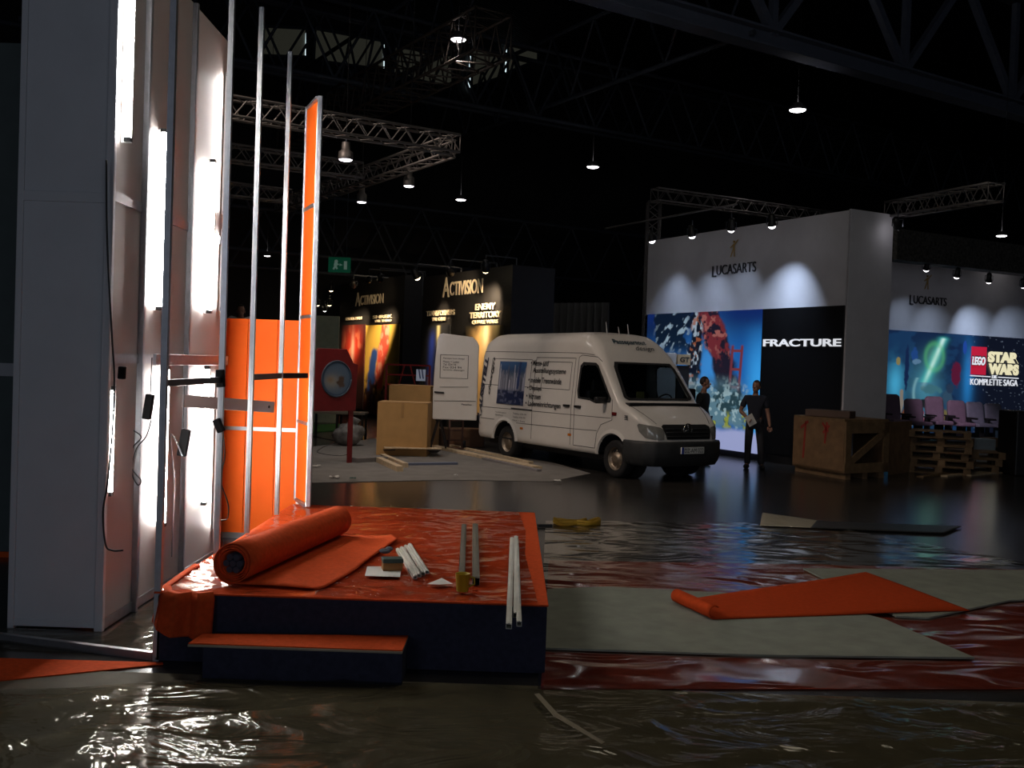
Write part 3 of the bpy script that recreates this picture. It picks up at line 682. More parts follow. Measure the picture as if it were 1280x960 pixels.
# foreground film
fg = [(-4.6, 2.4), (3.8, 2.4), (5.4, 5.9), (.35, 6.02), (-1.85, 5.86), (-2.9, 5.6), (-4.6, 5.7)]
mb = MB(); mb.box((-6, 1, .0), (8, 6.03, .003)); o = mb.obj('floor_carpet', mat('dark olive carpet', (.11, .095, .068), .9, var=.2, scale=4)); own_origin(o, (0, 4, 0)); tag(o, 'dark olive carpet under the film in the foreground', 'carpet')
film_patch('plastic_film', fg, .006, .035, .020, M_filmdark, 'crinkled shiny plastic film across the whole foreground floor', s=1.15, ang=.35)
film_patch('plastic_film', [(-4.2, 6.45), (-2.3, 6.35), (-2.3, 9.4), (-2.74, 9.4), (-2.74, 6.84), (-4.2, 6.84)], .006, .05, .010, M_filmdark, 'shiny film on the floor at the foot of the white wall', s=1.8, ang=.1)
# grey carpet by the van
carpet('carpet_sheet', [(380, 560), (470, 548), (560, 556), (690, 578), (738, 592), (690, 602), (560, 600), (380, 604)], .002, .006, mat('light grey carpet', (.20, .185, .17), .95, var=.12, scale=3, bump=.1, bscale=120, spec=.1), 'light grey carpet area in front of the van and cartons', 'carpet')
# curled pale sheet end
P0, P1, P2, P3 = G(949, 657, .03), G(952, 648, .03), G(1012, 655, .03), G(1150, 672, .03)
def curl(u, v):
    a = G(950 + 230 * u, 657 + 10 * u, .022); b = G(953 + 250 * u, 649 + 9 * u, .022); p = a.lerp(b, v); w = max(0, 1 - u * 3.2)
    p.z = .024 + .14 * w * v * (1.2 - v * .6); return p
mb = MB(); mb.grid(curl, 40, 8); mb.bm.faces.ensure_lookup_table()
for k, f in enumerate(mb.bm.faces): f.material_index = 0 if (k % 40) < 11 else 1
o = mb.obj('vinyl_strip', [mat('pale vinyl', (.42, .36, .27), .7), mat('dark vinyl', (.028, .026, .024), .4)], solid=.004); own_origin(o, P0); tag(o, 'pale floor strip with its curled end lifted, beyond the film', 'floor strip')
# yellow hose bundle
root = base('strap_bundle', 'bundle of yellow lashing strap lying on the floor behind the platform', 'strap', G(718, 658))
pts = []
for k in range(90):
    t = k / 89; a = t * 2 * pi * 6; c = G(690 + 62 * (.5 + .45 * sin(a * .5 + .4)), 657 - 2.2 * sin(a), .0); pts.append(Vector((c.x, c.y, .025 + .04 * (k / 89) + .012 * sin(a * 1.7))))
mb = MB(); mb.tube(pts, .022, 8); mb.obj('coil', mat('yellow strap', (.42, .24, .015), .6), root)
mb = MB(); mb.bar(G(672, 657, .02), G(690, 657, .02), .05, .03); mb.obj('buckle', M_black, root); settle(root, G(718, 658))
# litter
for i, (x, y, w, lb, col) in enumerate([(418, 598, 12, 'crumpled white litter on the grey carpet by the red board', (.6, .55, .5)), (441, 600, 8, 'small dark green scrap beside the white litter', (.03, .08, .06)), (697, 603, 9, 'flat white scrap on the floor before the van', (.6, .58, .55)), (570, 596, 5, 'tiny paper scrap on the grey carpet below the planks', (.5, .48, .45)), (396, 584, 10, 'white scrap at the foot of the red board post', (.55, .5, .45))]):
    c = G(x, y, .01); mb = MB(); rr = w / 2 / F * c.y
    mb.grid(lambda u, v: Vector(((u - .5) * 2 * rr, (v - .5) * 1.6 * rr, .02 + .05 * nz(u * 2 + i, v * 2, 2.0, i) + .012)), 5, 5); o = mb.obj('paper_scrap', mat('litter %d' % i, col, .8), loc=c, solid=.003); tag(o, lb, 'paper scrap')
sheet('tape_strip', [(668, 868), (692, 895), (752, 930), (756, 928), (697, 892), (674, 867)], .045, mat('pale tape', (.22, .18, .12), .5), 'long pale tape strip crossing the foreground film', 'tape')
# ------------------------------------------------------------------ the van (local: x forward from the tail, y to its left, z up)
M_van = mat('van paint', (.70, .67, .63), .28, var=.02, coat=.4)
M_bump = mat('van bumper plastic', (.028, .030, .032), .55, var=.1)
M_seam = mat('panel gap', (.05, .048, .045), .7, var=0)
M_glass = glass_mat('van glass', (.42, .47, .48), .06)
VF = Vector((.544, -.839, 0)); VL = Vector((.839, .544, 0)); VO = Vector((.08, 22.08, 0)); VROT = atan2(VF.y, VF.x)
VLEN = 5.58
ZT = ([0, .04, .14, .34, .6, 3.35, 3.62, 3.86, 4.08, 4.22, 4.78, 4.86, 5.02, 5.25, 5.42, 5.50, 5.56, 5.58],
      [2.10, 2.26, 2.46, 2.555, 2.58, 2.60, 2.56, 2.43, 2.24, 2.08, 1.36, 1.31, 1.25, 1.12, 1.00, .92, .80, .62])
WX = ([0, .05, .2, .5, 4.3, 4.9, 5.2, 5.4, 5.52, 5.58], [.90, .94, .955, .965, .965, .95, .90, .80, .68, .52])
RC = ([0, .5, 3.5, 4.0, 4.3, 4.75, 4.9, 5.58], [.20, .30, .30, .22, .14, .13, .12, .10])
def tumble(z): return 1 if z < 1.15 else 1 - .135 * ((z - 1.15) / 1.42) ** 1.25
def section(x):
    zt = float(np.interp(x, *ZT)); W = float(np.interp(x, *WX)); rc = float(np.interp(x, *RC)); zb = .36
    rc = min(rc, (zt - zb) * .45)
    pts = [(0, zb), (W * .6, zb), (W * .95, zb + .01), (W * .985, zb + .05)]
    z1 = zt - rc
    n = 34
    for k in range(n):
        z = zb + .10 + (z1 - zb - .10) * k / (n - 1); pts.append((W * tumble(z), z))
    w1 = W * tumble(z1)
    for k in range(1, 9):
        a = pi / 2 * k / 8; pts.append((w1 - rc + rc * cos(a), z1 + rc * sin(a)))
    for k in range(1, 9): pts.append(((w1 - rc) * (1 - k / 8), zt + .015 * (1 - (1 - k / 8) ** 2)))
    return pts
xs_ = sorted(set([round(i * .045, 3) for i in range(int(VLEN / .045) + 1)] + [.02, .08, 5.46, 5.49, 5.52, 5.55, 5.57, VLEN]))
bm = bmesh.new(); rings = []
for x in xs_:
    h = section(x); full = [(-y, z) for y, z in h] + [(y, z) for y, z in h[-2:0:-1]]
    rings.append([bm.verts.new((x, y, z)) for y, z in full])
for A_, B_ in zip(rings, rings[1:]):
    n = len(A_)
    for k in range(n):
        f = bm.faces.new((A_[k], B_[k], B_[(k+1) % n], A_[(k+1) % n])); f.smooth = True
bm.faces.new(rings[0]); bm.faces.new(rings[-1][::-1])
bmesh.ops.recalc_face_normals(bm, faces=bm.faces); bm.normal_update()
VBVH = BVHTree.FromBMesh(bm)
def side(x, z, s=-1, off=.004):
    h = VBVH.ray_cast(Vector((x, s * 3, z)), Vector((0, -s, 0))); return h[0] + Vector((0, s * off, 0)) if h[0] else Vector((x, s * .9, z))
def front(y, z, off=.005):
    h = VBVH.ray_cast(Vector((9, y, z)), Vector((-1, 0, 0))); return (h[0] + h[1].normalized() * off) if h[0] else Vector((5.4, y, z))
def topd(x, y, off=.005):
    h = VBVH.ray_cast(Vector((x, y, 5)), Vector((0, 0, -1))); return h[0] + h[1].normalized() * off
# window outlines
def inpoly(x, y, P):
    c = False; j = len(P) - 1
    for i in range(len(P)):
        if (P[i][1] > y) != (P[j][1] > y) and x < (P[j][0] - P[i][0]) * (y - P[i][1]) / (P[j][1] - P[i][1]) + P[i][0]: c = not c
        j = i
    return c
DW = [(3.60, 1.36), (3.56, 1.50), (3.58, 1.96), (3.66, 2.03), (4.04, 2.02), (4.12, 1.97), (4.56, 1.40), (4.55, 1.33), (4.1, 1.30), (3.95, 1.34)]   # door window (x, z)
WS = [(-.80, 1.42), (-.72, 1.95), (-.66, 2.04), (.66, 2.04), (.72, 1.95), (.80, 1.42), (.74, 1.38), (-.74, 1.38)]                # windscreen (y, z)
def shrink(P, k):
    cx = sum(p[0] for p in P) / len(P); cy = sum(p[1] for p in P) / len(P); return [(cx + (p[0]-cx) * k, cy + (p[1]-cy) * k) for p in P]
FAX, RAX, WR = 4.66, 1.11, .335
kill = []
for f in bm.faces:
    c = f.calc_center_median()
    if abs(c.y) > .55 and inpoly(c.x, c.z, shrink(DW, .93)) and abs(f.normal.y) > .5: kill.append(f)
    elif c.x > 4.1 and c.x < 4.86 and f.normal.x > .3 and inpoly(c.y, c.z, shrink(WS, .95)): kill.append(f)
    elif abs(c.y) > .45 and min(math.hypot(c.x - FAX, c.z - .36), math.hypot(c.x - RAX, c.z - .36)) < .42 and c.z < .8: kill.append(f)
bmesh.ops.delete(bm, geom=kill, context='FACES')
van = base('delivery_van', 'white high roof delivery van with a city picture and black lettering on its side', 'van', VO, VROT)
me = bpy.data.meshes.new('body'); bm.to_mesh(me); bm.free(); me.materials.append(M_van); o = bpy.data.objects.new('body', me); COL.objects.link(o); o.parent = van
def patch(name, poly, proj, m, parent=van, step=.05, off=.004, thick=0.0):
    b = bmesh.new(); b.faces.new([b.verts.new((p[0], p[1], 0)) for p in poly])
    for ax in (0, 1):
        lo = min(p[ax] for p in poly); hi = max(p[ax] for p in poly)
        for k in range(1, int((hi - lo) / step) + 1):
            co = [0, 0, 0]; no = [0, 0, 0]; co[ax] = lo + k * step; no[ax] = 1
            bmesh.ops.bisect_plane(b, geom=b.verts[:] + b.edges[:] + b.faces[:], plane_co=co, plane_no=no)
    for v in b.verts: v.co = proj(v.co.x, v.co.y)
    for f in b.faces: f.smooth = True
    me = bpy.data.meshes.new(name); b.to_mesh(me); b.free(); me.materials.append(m); o = bpy.data.objects.new(name, me); COL.objects.link(o); o.parent = parent
    if thick: md = o.modifiers.new('s', 'SOLIDIFY'); md.thickness = thick; md.offset = 0
    return o
def ring_patch(name, poly, proj, m, k0, k1, parent=van):
    A_ = shrink(poly, k0); B_ = shrink(poly, k1); mb = MB(); n = len(A_)
    sub = 6
    for i in range(n):
        for t in range(sub):
            q = lambda P, s_: (P[i][0]*(1-s_) + P[(i+1) % n][0]*s_, P[i][1]*(1-s_) + P[(i+1) % n][1]*s_)
            a, b, c, d = q(A_, t/sub), q(A_, (t+1)/sub), q(B_, (t+1)/sub), q(B_, t/sub); mb.face([proj(*a), proj(*b), proj(*c), proj(*d)])
    return mb.obj(name, m, parent)
def wsp(y, z, off=.008):
    x = float(np.interp(z, [1.36, 2.08], [4.78, 4.22])); h = VBVH.ray_cast(Vector((9, y, z)), Vector((-1, 0, 0)))
    return (h[0] + Vector((off, 0, off))) if h[0] else Vector((x, y, z))
for s in (-1, 1):
    patch('door_window', DW, lambda x, z, s=s: side(x, z, s, .006), M_glass)
    ring_patch('window_seal', DW, lambda x, z, s=s: side(x, z, s, .010), M_rubber, 1.01, .88)
patch('windscreen', WS, wsp, M_glass); ring_patch('windscreen_seal', WS, lambda y, z: wsp(y, z, .012), M_rubber, 1.01, .91)
# underbody, wheel wells, cab inside
mb = MB(); mb.box((.15, -.72, .25), (5.2, .72, .42)); mb.box((.2, -.9, .40), (3.45, .9, .42)); mb.obj('underbody', M_rubber, van)
for ax in (FAX, RAX):
    for s in (-1, 1):
        N = 16; mb = MB()
        for k in range(N):
            a0 = pi * k / N - .1 + 0; a1 = pi * (k + 1) / N - .1
            p = lambda a, y: Vector((ax + .45 * cos(a), s * y, .36 + .45 * sin(a))); mb.face([p(a0, .5), p(a1, .5), p(a1, .955), p(a0, .955)])
        mb.face([Vector((ax + .45 * cos(2*pi*k/20), s * .5, .40 + .45 * sin(2*pi*k/20))) for k in range(20)])
        mb.obj('wheel_housing', M_rubber, van)
for ax in (FAX, RAX):
    for s in (-1, 1):
        mb = MB()
        for k in range(18):
            lo_ = .80 if ax == FAX else .06; sp = pi - .06 - lo_; a0 = lo_ + sp * k / 18; a1 = lo_ + sp * (k + 1) / 18
            q = lambda a, r, y: Vector((ax + r * cos(a), s * y, .36 + r * sin(a)))
            mb.face([q(a0, .41, .955), q(a1, .41, .955), q(a1, .43, .985), q(a0, .43, .985)]); mb.face([q(a0, .43, .985), q(a1, .43, .985), q(a1, .50, .962), q(a0, .50, .962)])
        mb.obj('arch_lip', M_van, van)
mb = MB(); mb.box((3.4, -.85, .42), (4.95, .85, .55)); mb.box((4.5, -.84, .9), (4.95, .84, 1.34)); mb.box((3.38, -.84, .42), (3.42, .84, 2.2)); mb.obj('dashboard', M_black, van, bevel=.02)
for y in (-.5, .45):
    mb = MB(); mb.box((3.55, y - .26, .55), (4.1, y + .26, .85)); mb.box((3.5, y - .25, .85), (3.66, y + .25, 1.5)); mb.box((3.52, y - .13, 1.5), (3.62, y + .13, 1.72)); mb.obj('cab_seat', mat('seat cloth', (.03, .03, .04), .9), van, bevel=.03)
mb = MB(); ang = radians(60); c = Vector((4.36, .45, 1.32))
mb.tube([c + Vector((.19 * cos(2*pi*k/24) * cos(ang) , .19 * sin(2*pi*k/24), .19 * cos(2*pi*k/24) * sin(ang))) for k in range(25)], .014, 8); mb.bar(c + Vector((0, -.18, 0)), c + Vector((0, .18, 0)), .03, .02); mb.bar(c, c + Vector((.2, 0, -.1)), .04, .04); mb.obj('steering_wheel', M_black, van)
mb = MB(); mb.box((4.62, -.42, 1.40), (4.63, -.24, 1.53)); o = mb.obj('windscreen_card', mat('yellow card', (.30, .28, .10), .8), van)
# wheels
for ax in (FAX, RAX):
    for s in (-1, 1):
        M = Matrix.Translation((ax, s * .80, WR)) @ Matrix.Rotation(s * -pi / 2, 4, 'X')
        mb = MB(); mb.lathe([(.20, -.10), (.27, -.105), (.315, -.10), (.333, -.07), (.335, 0), (.333, .07), (.315, .10), (.27, .105), (.205, .095)], M, 32); w = mb.obj('wheel', M_rubber, van)
        mb = MB(); mb.lathe([(.205, .085), (.185, .06), (.17, .02), (.15, .03), (.12, .055), (.085, .06), (.08, .085), (.05, .09), (.001, .09)], M, 28)
        for k in range(8):
            a = 2*pi*k/8; c = M @ Vector((.145 * cos(a), .145 * sin(a), .045)); mb.ball(c, .016, n=6, m=4)
        mb.obj('rim', mat('steel rim', (.30, .24, .18), .4, .7), w)
# bumper
pth = [(4.98, -.955), (5.20, -.945), (5.40, -.88), (5.54, -.74), (5.61, -.5), (5.64, 0), (5.61, .5), (5.54, .74), (5.40, .88), (5.20, .945), (4.98, .955)]
pr_ = [(-.06, .70), (.015, .70), (.03, .66), (.03, .46), (.0, .36), (-.05, .28), (-.14, .27)]
def bump_pt(u, v):
    t = u * (len(pth) - 1); i = min(int(t), len(pth) - 2); f = t - i; x = pth[i][0]*(1-f) + pth[i+1][0]*f; y = pth[i][1]*(1-f) + pth[i+1][1]*f
    dx = pth[i+1][0] - pth[i][0]; dy = pth[i+1][1] - pth[i][1]; l = math.hypot(dx, dy); nx_, ny_ = dy / l, -dx / l
    t2 = v * (len(pr_) - 1); j = min(int(t2), len(pr_) - 2); g_ = t2 - j; o_ = pr_[j][0]*(1-g_) + pr_[j+1][0]*g_; z = pr_[j][1]*(1-g_) + pr_[j+1][1]*g_
    return Vector((x + nx_ * o_, y + ny_ * o_, z))
mb = MB(); mb.grid(bump_pt, 60, 12); mb.obj('front_bumper', M_bump, van, solid=.01)
mb = MB(); mb.box((-.06, -.86, .38), (.04, .86, .55)); mb.obj('rear_bumper', M_bump, van, bevel=.02)
# grille, headlights, emblem, plate
patch('grille', [(-.50, .74), (-.56, .95), (-.50, .985), (.50, .985), (.56, .95), (.50, .74)], lambda y, z: front(y, z, .012), M_black)
mb = MB()
for z in (.79, .85, .91): mb.tube([front(-.5 + k * .1, z, .022) for k in range(11)], .008, 5)
mb.split('grille_bar', M_bump, van)
c = front(0, .90, .03); mb = MB(); mb.tube([c + Vector((.0, .095 * cos(2*pi*k/24), .095 * sin(2*pi*k/24))) for k in range(25)], .009, 6)
for k in range(3):
    a = pi/2 + 2*pi*k/3; mb.cyl(c, c + Vector((0, .09 * cos(a), .09 * sin(a))), .016, .004, 6)
mb.obj('emblem', mat('chrome', (.55, .55, .55), .15, 1.0), van)
M_hl = mat('headlamp', (.28, .28, .26), .12, .3, var=.15, scale=12, coat=1)
for s in (-1, 1):
    def hl(a, z, s=s):
        o_ = Vector((5.1 + 3 * cos(a), s * (.35 + 3 * sin(a)), z)); d_ = Vector((-cos(a), -s * sin(a), 0)); h = VBVH.ray_cast(o_, d_); return h[0] - d_ * .010 if h[0] else Vector((5.3, s * .8, z))
    patch('headlight', [(.42, .735), (.62, .735), (1.05, .76), (1.26, .86), (1.33, .97), (1.28, 1.0), (.9, .975), (.55, .945), (.40, .90)][::1], hl, M_hl, step=.06)
mb = MB(); mb.box((5.66, -.26, .50), (5.692, .26, .615)); pl8 = mb.obj('number_plate', mat('plate white', (.75, .75, .72), .4), van)
mb = MB(); mb.box((5.69, -.26, .50), (5.695, -.215, .615)); mb.obj('plate_band', mat('plate blue', (.02, .06, .4), .4), pl8)
fit_text('DZ-AM 022', (5.696, -.20, .520), (0, 1, 0), (0, 0, 1), (1, 0, 0), .44, .075, M_ink, pl8)
# hood slot, wipers, seams
mb = MB(); mb.prism([topd(4.90, -.50, .006), topd(4.90, .42, .006), topd(4.955, .42, .006), topd(4.955, -.50, .006)], (0, 0, .006)); mb.obj('air_slot', M_black, van)
def seam(pts, proj, name='panel_seam', w=.006, m=M_seam):
    P = []
    for a, b in zip(pts, pts[1:]):
        n = max(1, int(math.hypot(a[0]-b[0], a[1]-b[1]) / .06))
        for k in range(n): P.append(proj(a[0] + (b[0]-a[0]) * k / n, a[1] + (b[1]-a[1]) * k / n))
    P.append(proj(*pts[-1])); mb = MB(); mb.tube(P, w, 5); return mb.obj(name, m, van)
sp_ = lambda x, z: side(x, z, -1, .0)
for pts in ([(.10, 2.20), (1.9, 2.20), (3.5, 2.20), (3.95, 2.17)], [(3.50, .48), (3.50, 2.12), (3.58, 2.16), (4.05, 2.13), (4.18, 2.05)], [(4.60, 1.38), (4.62, 1.02), (4.32, .92), (4.20, .75), (4.16, .48), (3.50, .48)],
            [(3.40, .48), (3.40, 2.1), (2.1, 2.1), (2.1, .48)], [(.12, 1.02), (1.5, 1.03), (3.4, 1.04), (4.6, 1.05)], [(.1, 1.50), (2.0, 1.50), (3.3, 1.50)], [(2.35, 1.50), (2.35, 2.02), (3.3, 2.02), (3.3, 1.5)], [(.45, 1.5), (.45, 2.05), (1.95, 2.05), (1.95, 1.5)], [(.12, .78), (.7, .78)], [(1.55, .76), (3.4, .78), (4.2, .80)]):
    seam(pts, sp_)
seam([(1.35, 1.045), (2.1, 1.045)], sp_, 'door_rail', .018, M_bump)
seam([(-.62, 1.0), (-.82, 1.30)], lambda y, z: front(y, z, 0)); seam([(.62, 1.0), (.82, 1.30)], lambda y, z: front(y, z, 0))
mb = MB()
for x in (3.27, 3.62): p = side(x, 1.20, -1, .02); mb.box((x - .09, p.y - .02, 1.18), (x + .09, p.y + .02, 1.225))
mb.split('door_handle', M_black, van, bevel=.008)
mb = MB(); p = side(4.66, 1.13, -1, .008); mb.box((4.62, p.y - .008, 1.10), (4.74, p.y + .02, 1.16)); mb.obj('side_indicator', mat('dark red lens', (.12, .012, .012), .2), van, bevel=.01)
for x in (1.75, 3.38):
    p = side(x, .66, -1, .006); mb = MB(); mb.box((x - .05, p.y - .006, .64), (x + .05, p.y + .01, .685)); mb.obj('side_marker', mat('amber lens', (.55, .16, .02), .2), van, bevel=.006)
mb = MB()
for k in range(4): p = side(4.98, 1.05 + .022 * k, -1, .004); mb.box((4.93, p.y - .003, 1.045 + .022 * k), (5.03, p.y + .004, 1.055 + .022 * k))
mb.split('badge_letter', M_ink, van)
for s in (-1, 1):
    mb = MB(); p = side(4.42, 1.38, s, 0); mb.box((4.36, min(p.y, p.y + s * .24), 1.30), (4.46, max(p.y, p.y + s * .24), 1.60 if s > 0 else 1.42)); mb.obj('door_mirror', M_black, van, bevel=.03)
mb = MB()
for y, hh in ((-.25, .22), (.05, .14), (.28, .20)): p = topd(3.5, y, 0); mb.cyl(p - Vector((0, 0, .02)), p + Vector((-.05, 0, hh)), .014, .006, 6)
mb.split('roof_antenna', mat('pale rod', (.5, .5, .5), .5), van)
# picture and lettering on the side
def city(u, v):
    c = np.zeros(u.shape + (3,)); c[:] = (.02, .05, .12); c = blend(c, (.05, .13, .30), 1 - sstep(0, .35, v)); c = blend(c, (.30, .33, .38), sstep(.15, .5, v) * (1 - sstep(.55, .7, v)) * .8)
    hts = vnoise(u, u * 0, 22, 5) * .5 + .2 * vnoise(u, u * 0, 9, 6); tone = vnoise(u, u * 0, 34, 7)
    m = (v > .62 - hts) & (v < .68); c[m] = np.stack([tone * .42 + .05, tone * .42 + .06, tone * .48 + .10], -1)[m]
    c = blend(c, (.012, .02, .07), sstep(.62, .72, v) * .9); c = blend(c, (.20, .22, .32), (fbm(u, v, 14, 9) > .58) * (v > .6) * .5)
    c = blend(c, (.03, .06, .18), seg(u, v, .78, 0, .74, .6) < .04); return c
P = [side(.78, 2.0, -1, .012), side(1.78, 2.0, -1, .012), side(1.78, 1.12, -1, .012), side(.78, 1.12, -1, .012)]
b0 = printed('side_picture', P[0], P[1], P[2], P[3], 60, 60, city, print_mat('city print', rough=.3), van, .004)
def side_text(s, x, z, w, h, m=M_ink, off=.010, name='lettering', ex=None, **k):
    # follows the body side
    me = text_mesh(s, **k); co = np.array([v.co[:] for v in me.vertices]); lo = co.min(0); hi = co.max(0)
    for v in me.vertices:
        a = (v.co.x - lo[0]) / (hi[0] - lo[0]) * w; b = (v.co.y - lo[1]) / (hi[1] - lo[1]) * h
        q = (x + a, z + b) if ex is None else (x + ex[0] * a - ex[1] * b, z + ex[1] * a + ex[0] * b); v.co = side(q[0], q[1], -1, off)
    me.materials.clear(); me.materials.append(m); o = bpy.data.objects.new(name, me); COL.objects.link(o); o.parent = van; return o
lines = [('\u2022 Messe- und', 1.92, 1.93, .62), ('Ausstellungssysteme', 2.02, 1.76, 1.12), ('\u2022 mobile Trennw\u00e4nde', 1.90, 1.59, 1.12), ('\u2022 Displays', 1.89, 1.42, .50), ('\u2022 Vitrinen', 1.88, 1.27, .50), ('\u2022 Ladeneinrichtungen', 1.87, 1.10, 1.20)]
for s, x, z, w in lines: side_text(s, x, z, w, .115 if 'g' not in s else .135, shear=.1, bold=.014)
side_text('AUSSTELL', .18, .86, 1.22, .17, mat('blue black lettering', (.015, .02, .05), .4), ex=(.10, .995), shear=.25, bold=.06)
side_text('design', .52, 1.28, .80, .13, ex=(.10, .995), shear=.4, bold=.02)
side_text('A', .12, .62, .24, .26, MATS['blue black lettering'], ex=(.2, .98), shear=.3)
for k, (x, z, w) in enumerate([(.75, .92, .42), (.75, .86, .30), (1.42, .93, .50), (1.42, .86, .46), (1.42, .79, .46)]): side_text(['Ausstellungsbau', 'Messedesign', 'Telefon 034 94', 'Telefax 034 94', 'Messe + Event'][k], x, z, w, .035)
def hdr_text(s, y, z, w, h, m, **k):
    me = text_mesh(s, **k); co = np.array([v.co[:] for v in me.vertices]); lo = co.min(0); hi = co.max(0)
    for v in me.vertices: v.co = front(y + (v.co.x - lo[0]) / (hi[0] - lo[0]) * w, z + (v.co.y - lo[1]) / (hi[1] - lo[1]) * h, .012)
    me.materials.clear(); me.materials.append(m); o = bpy.data.objects.new('lettering', me); COL.objects.link(o); o.parent = van
hdr_text('Passepartout', -.42, 2.36, .80, .11, mat('teal lettering', (.02, .05, .07), .4), shear=.3, bold=.02); hdr_text('design', .02, 2.25, .46, .11, M_ink, shear=.4, bold=.0)
# open rear door
Hn = Vector((.0, -.94, 0)); dw = Vector((-.544, -.839, 0)) * 0 + Vector((-.544, -.839, 0))
wd = Vector((-1, 0, 0)); dl = Vector((wd.dot(VF), wd.dot(VL), 0)); nl = Vector((Vector((0, -1, 0)).dot(VF), Vector((0, -1, 0)).dot(VL), 0))
d0 = Hn + dl * .03
mb = MB(); out = [(0, .70), (0, 2.32), (.05, 2.42), (.14, 2.50), (.78, 2.56), (.86, 2.54), (.90, 2.44), (.94, 1.9), (.96, 1.3), (.955, .72), (.93, .70)]
mb.prism([d0 + dl * a + Vector((0, 0, z)) for a, z in out], -nl * .06); dr = mb.obj('rear_door', M_van, van, bevel=.02)
def door_pt(a, z, off=.004): return d0 + dl * a + Vector((0, 0, z)) + nl * off
mb = MB()
for pts in ([(.22, 1.60), (.22, 2.10), (.82, 2.10), (.82, 1.60), (.22, 1.60)], [(.03, 1.12), (.93, 1.10)], [(.20, 1.42), (.82, 1.40)]):
    for a, b in zip(pts, pts[1:]): mb.bar(door_pt(*a), door_pt(*b), .008, .008)
mb.obj('panel_seam', M_seam, dr)
mb = MB(); mb.bar(door_pt(.72, 1.28, .012), door_pt(.93, 1.29, .012), .03, .035); mb.obj('door_handle', M_black, dr)
for k, (s, z, w) in enumerate([('Passepartout design', 2.00, .46), ('Messe + Laden', 1.93, .34), ('Tel. 034 94', 1.87, .28), ('Fax 034 94', 1.81, .40), ('www.design', 1.75, .46), ('Messebau', 1.02, .22)]):
    A_ = door_pt(.76 if k < 5 else .34, z, .006); fit_text(s, A_, -dl, (0, 0, 1), nl, w, .045, M_ink, dr)
# ------------------------------------------------------------------ people
def skin(name, nodes, edges, m, parent, root, sub=1):
    keys = list(nodes); idx = {k: i for i, k in enumerate(keys)}
    me = bpy.data.meshes.new(name); me.from_pydata([nodes[k][0] for k in keys], [(idx[a], idx[b]) for a, b in edges], [])
    o = bpy.data.objects.new(name, me); COL.objects.link(o)
    md = o.modifiers.new('skin', 'SKIN'); md.use_smooth_shade = True
    for i, k in enumerate(keys):
        r = nodes[k][1]; r = r if isinstance(r, tuple) else (r, r); sv = me.skin_vertices[0].data[i]; sv.radius = r; sv.use_root = (k == root)
    s2 = o.modifiers.new('sub', 'SUBSURF'); s2.levels = sub; s2.render_levels = sub
    dg = bpy.context.evaluated_depsgraph_get(); dg.update(); n2 = bpy.data.meshes.new_from_object(o.evaluated_get(dg))
    o.modifiers.clear(); o.data = n2; n2.materials.clear(); n2.materials.append(m)
    for p in n2.polygons: p.use_smooth = True
    if parent is not None: o.parent = parent
    return o
M_skin = mat('skin', (.30, .15, .10), .6, var=.05)
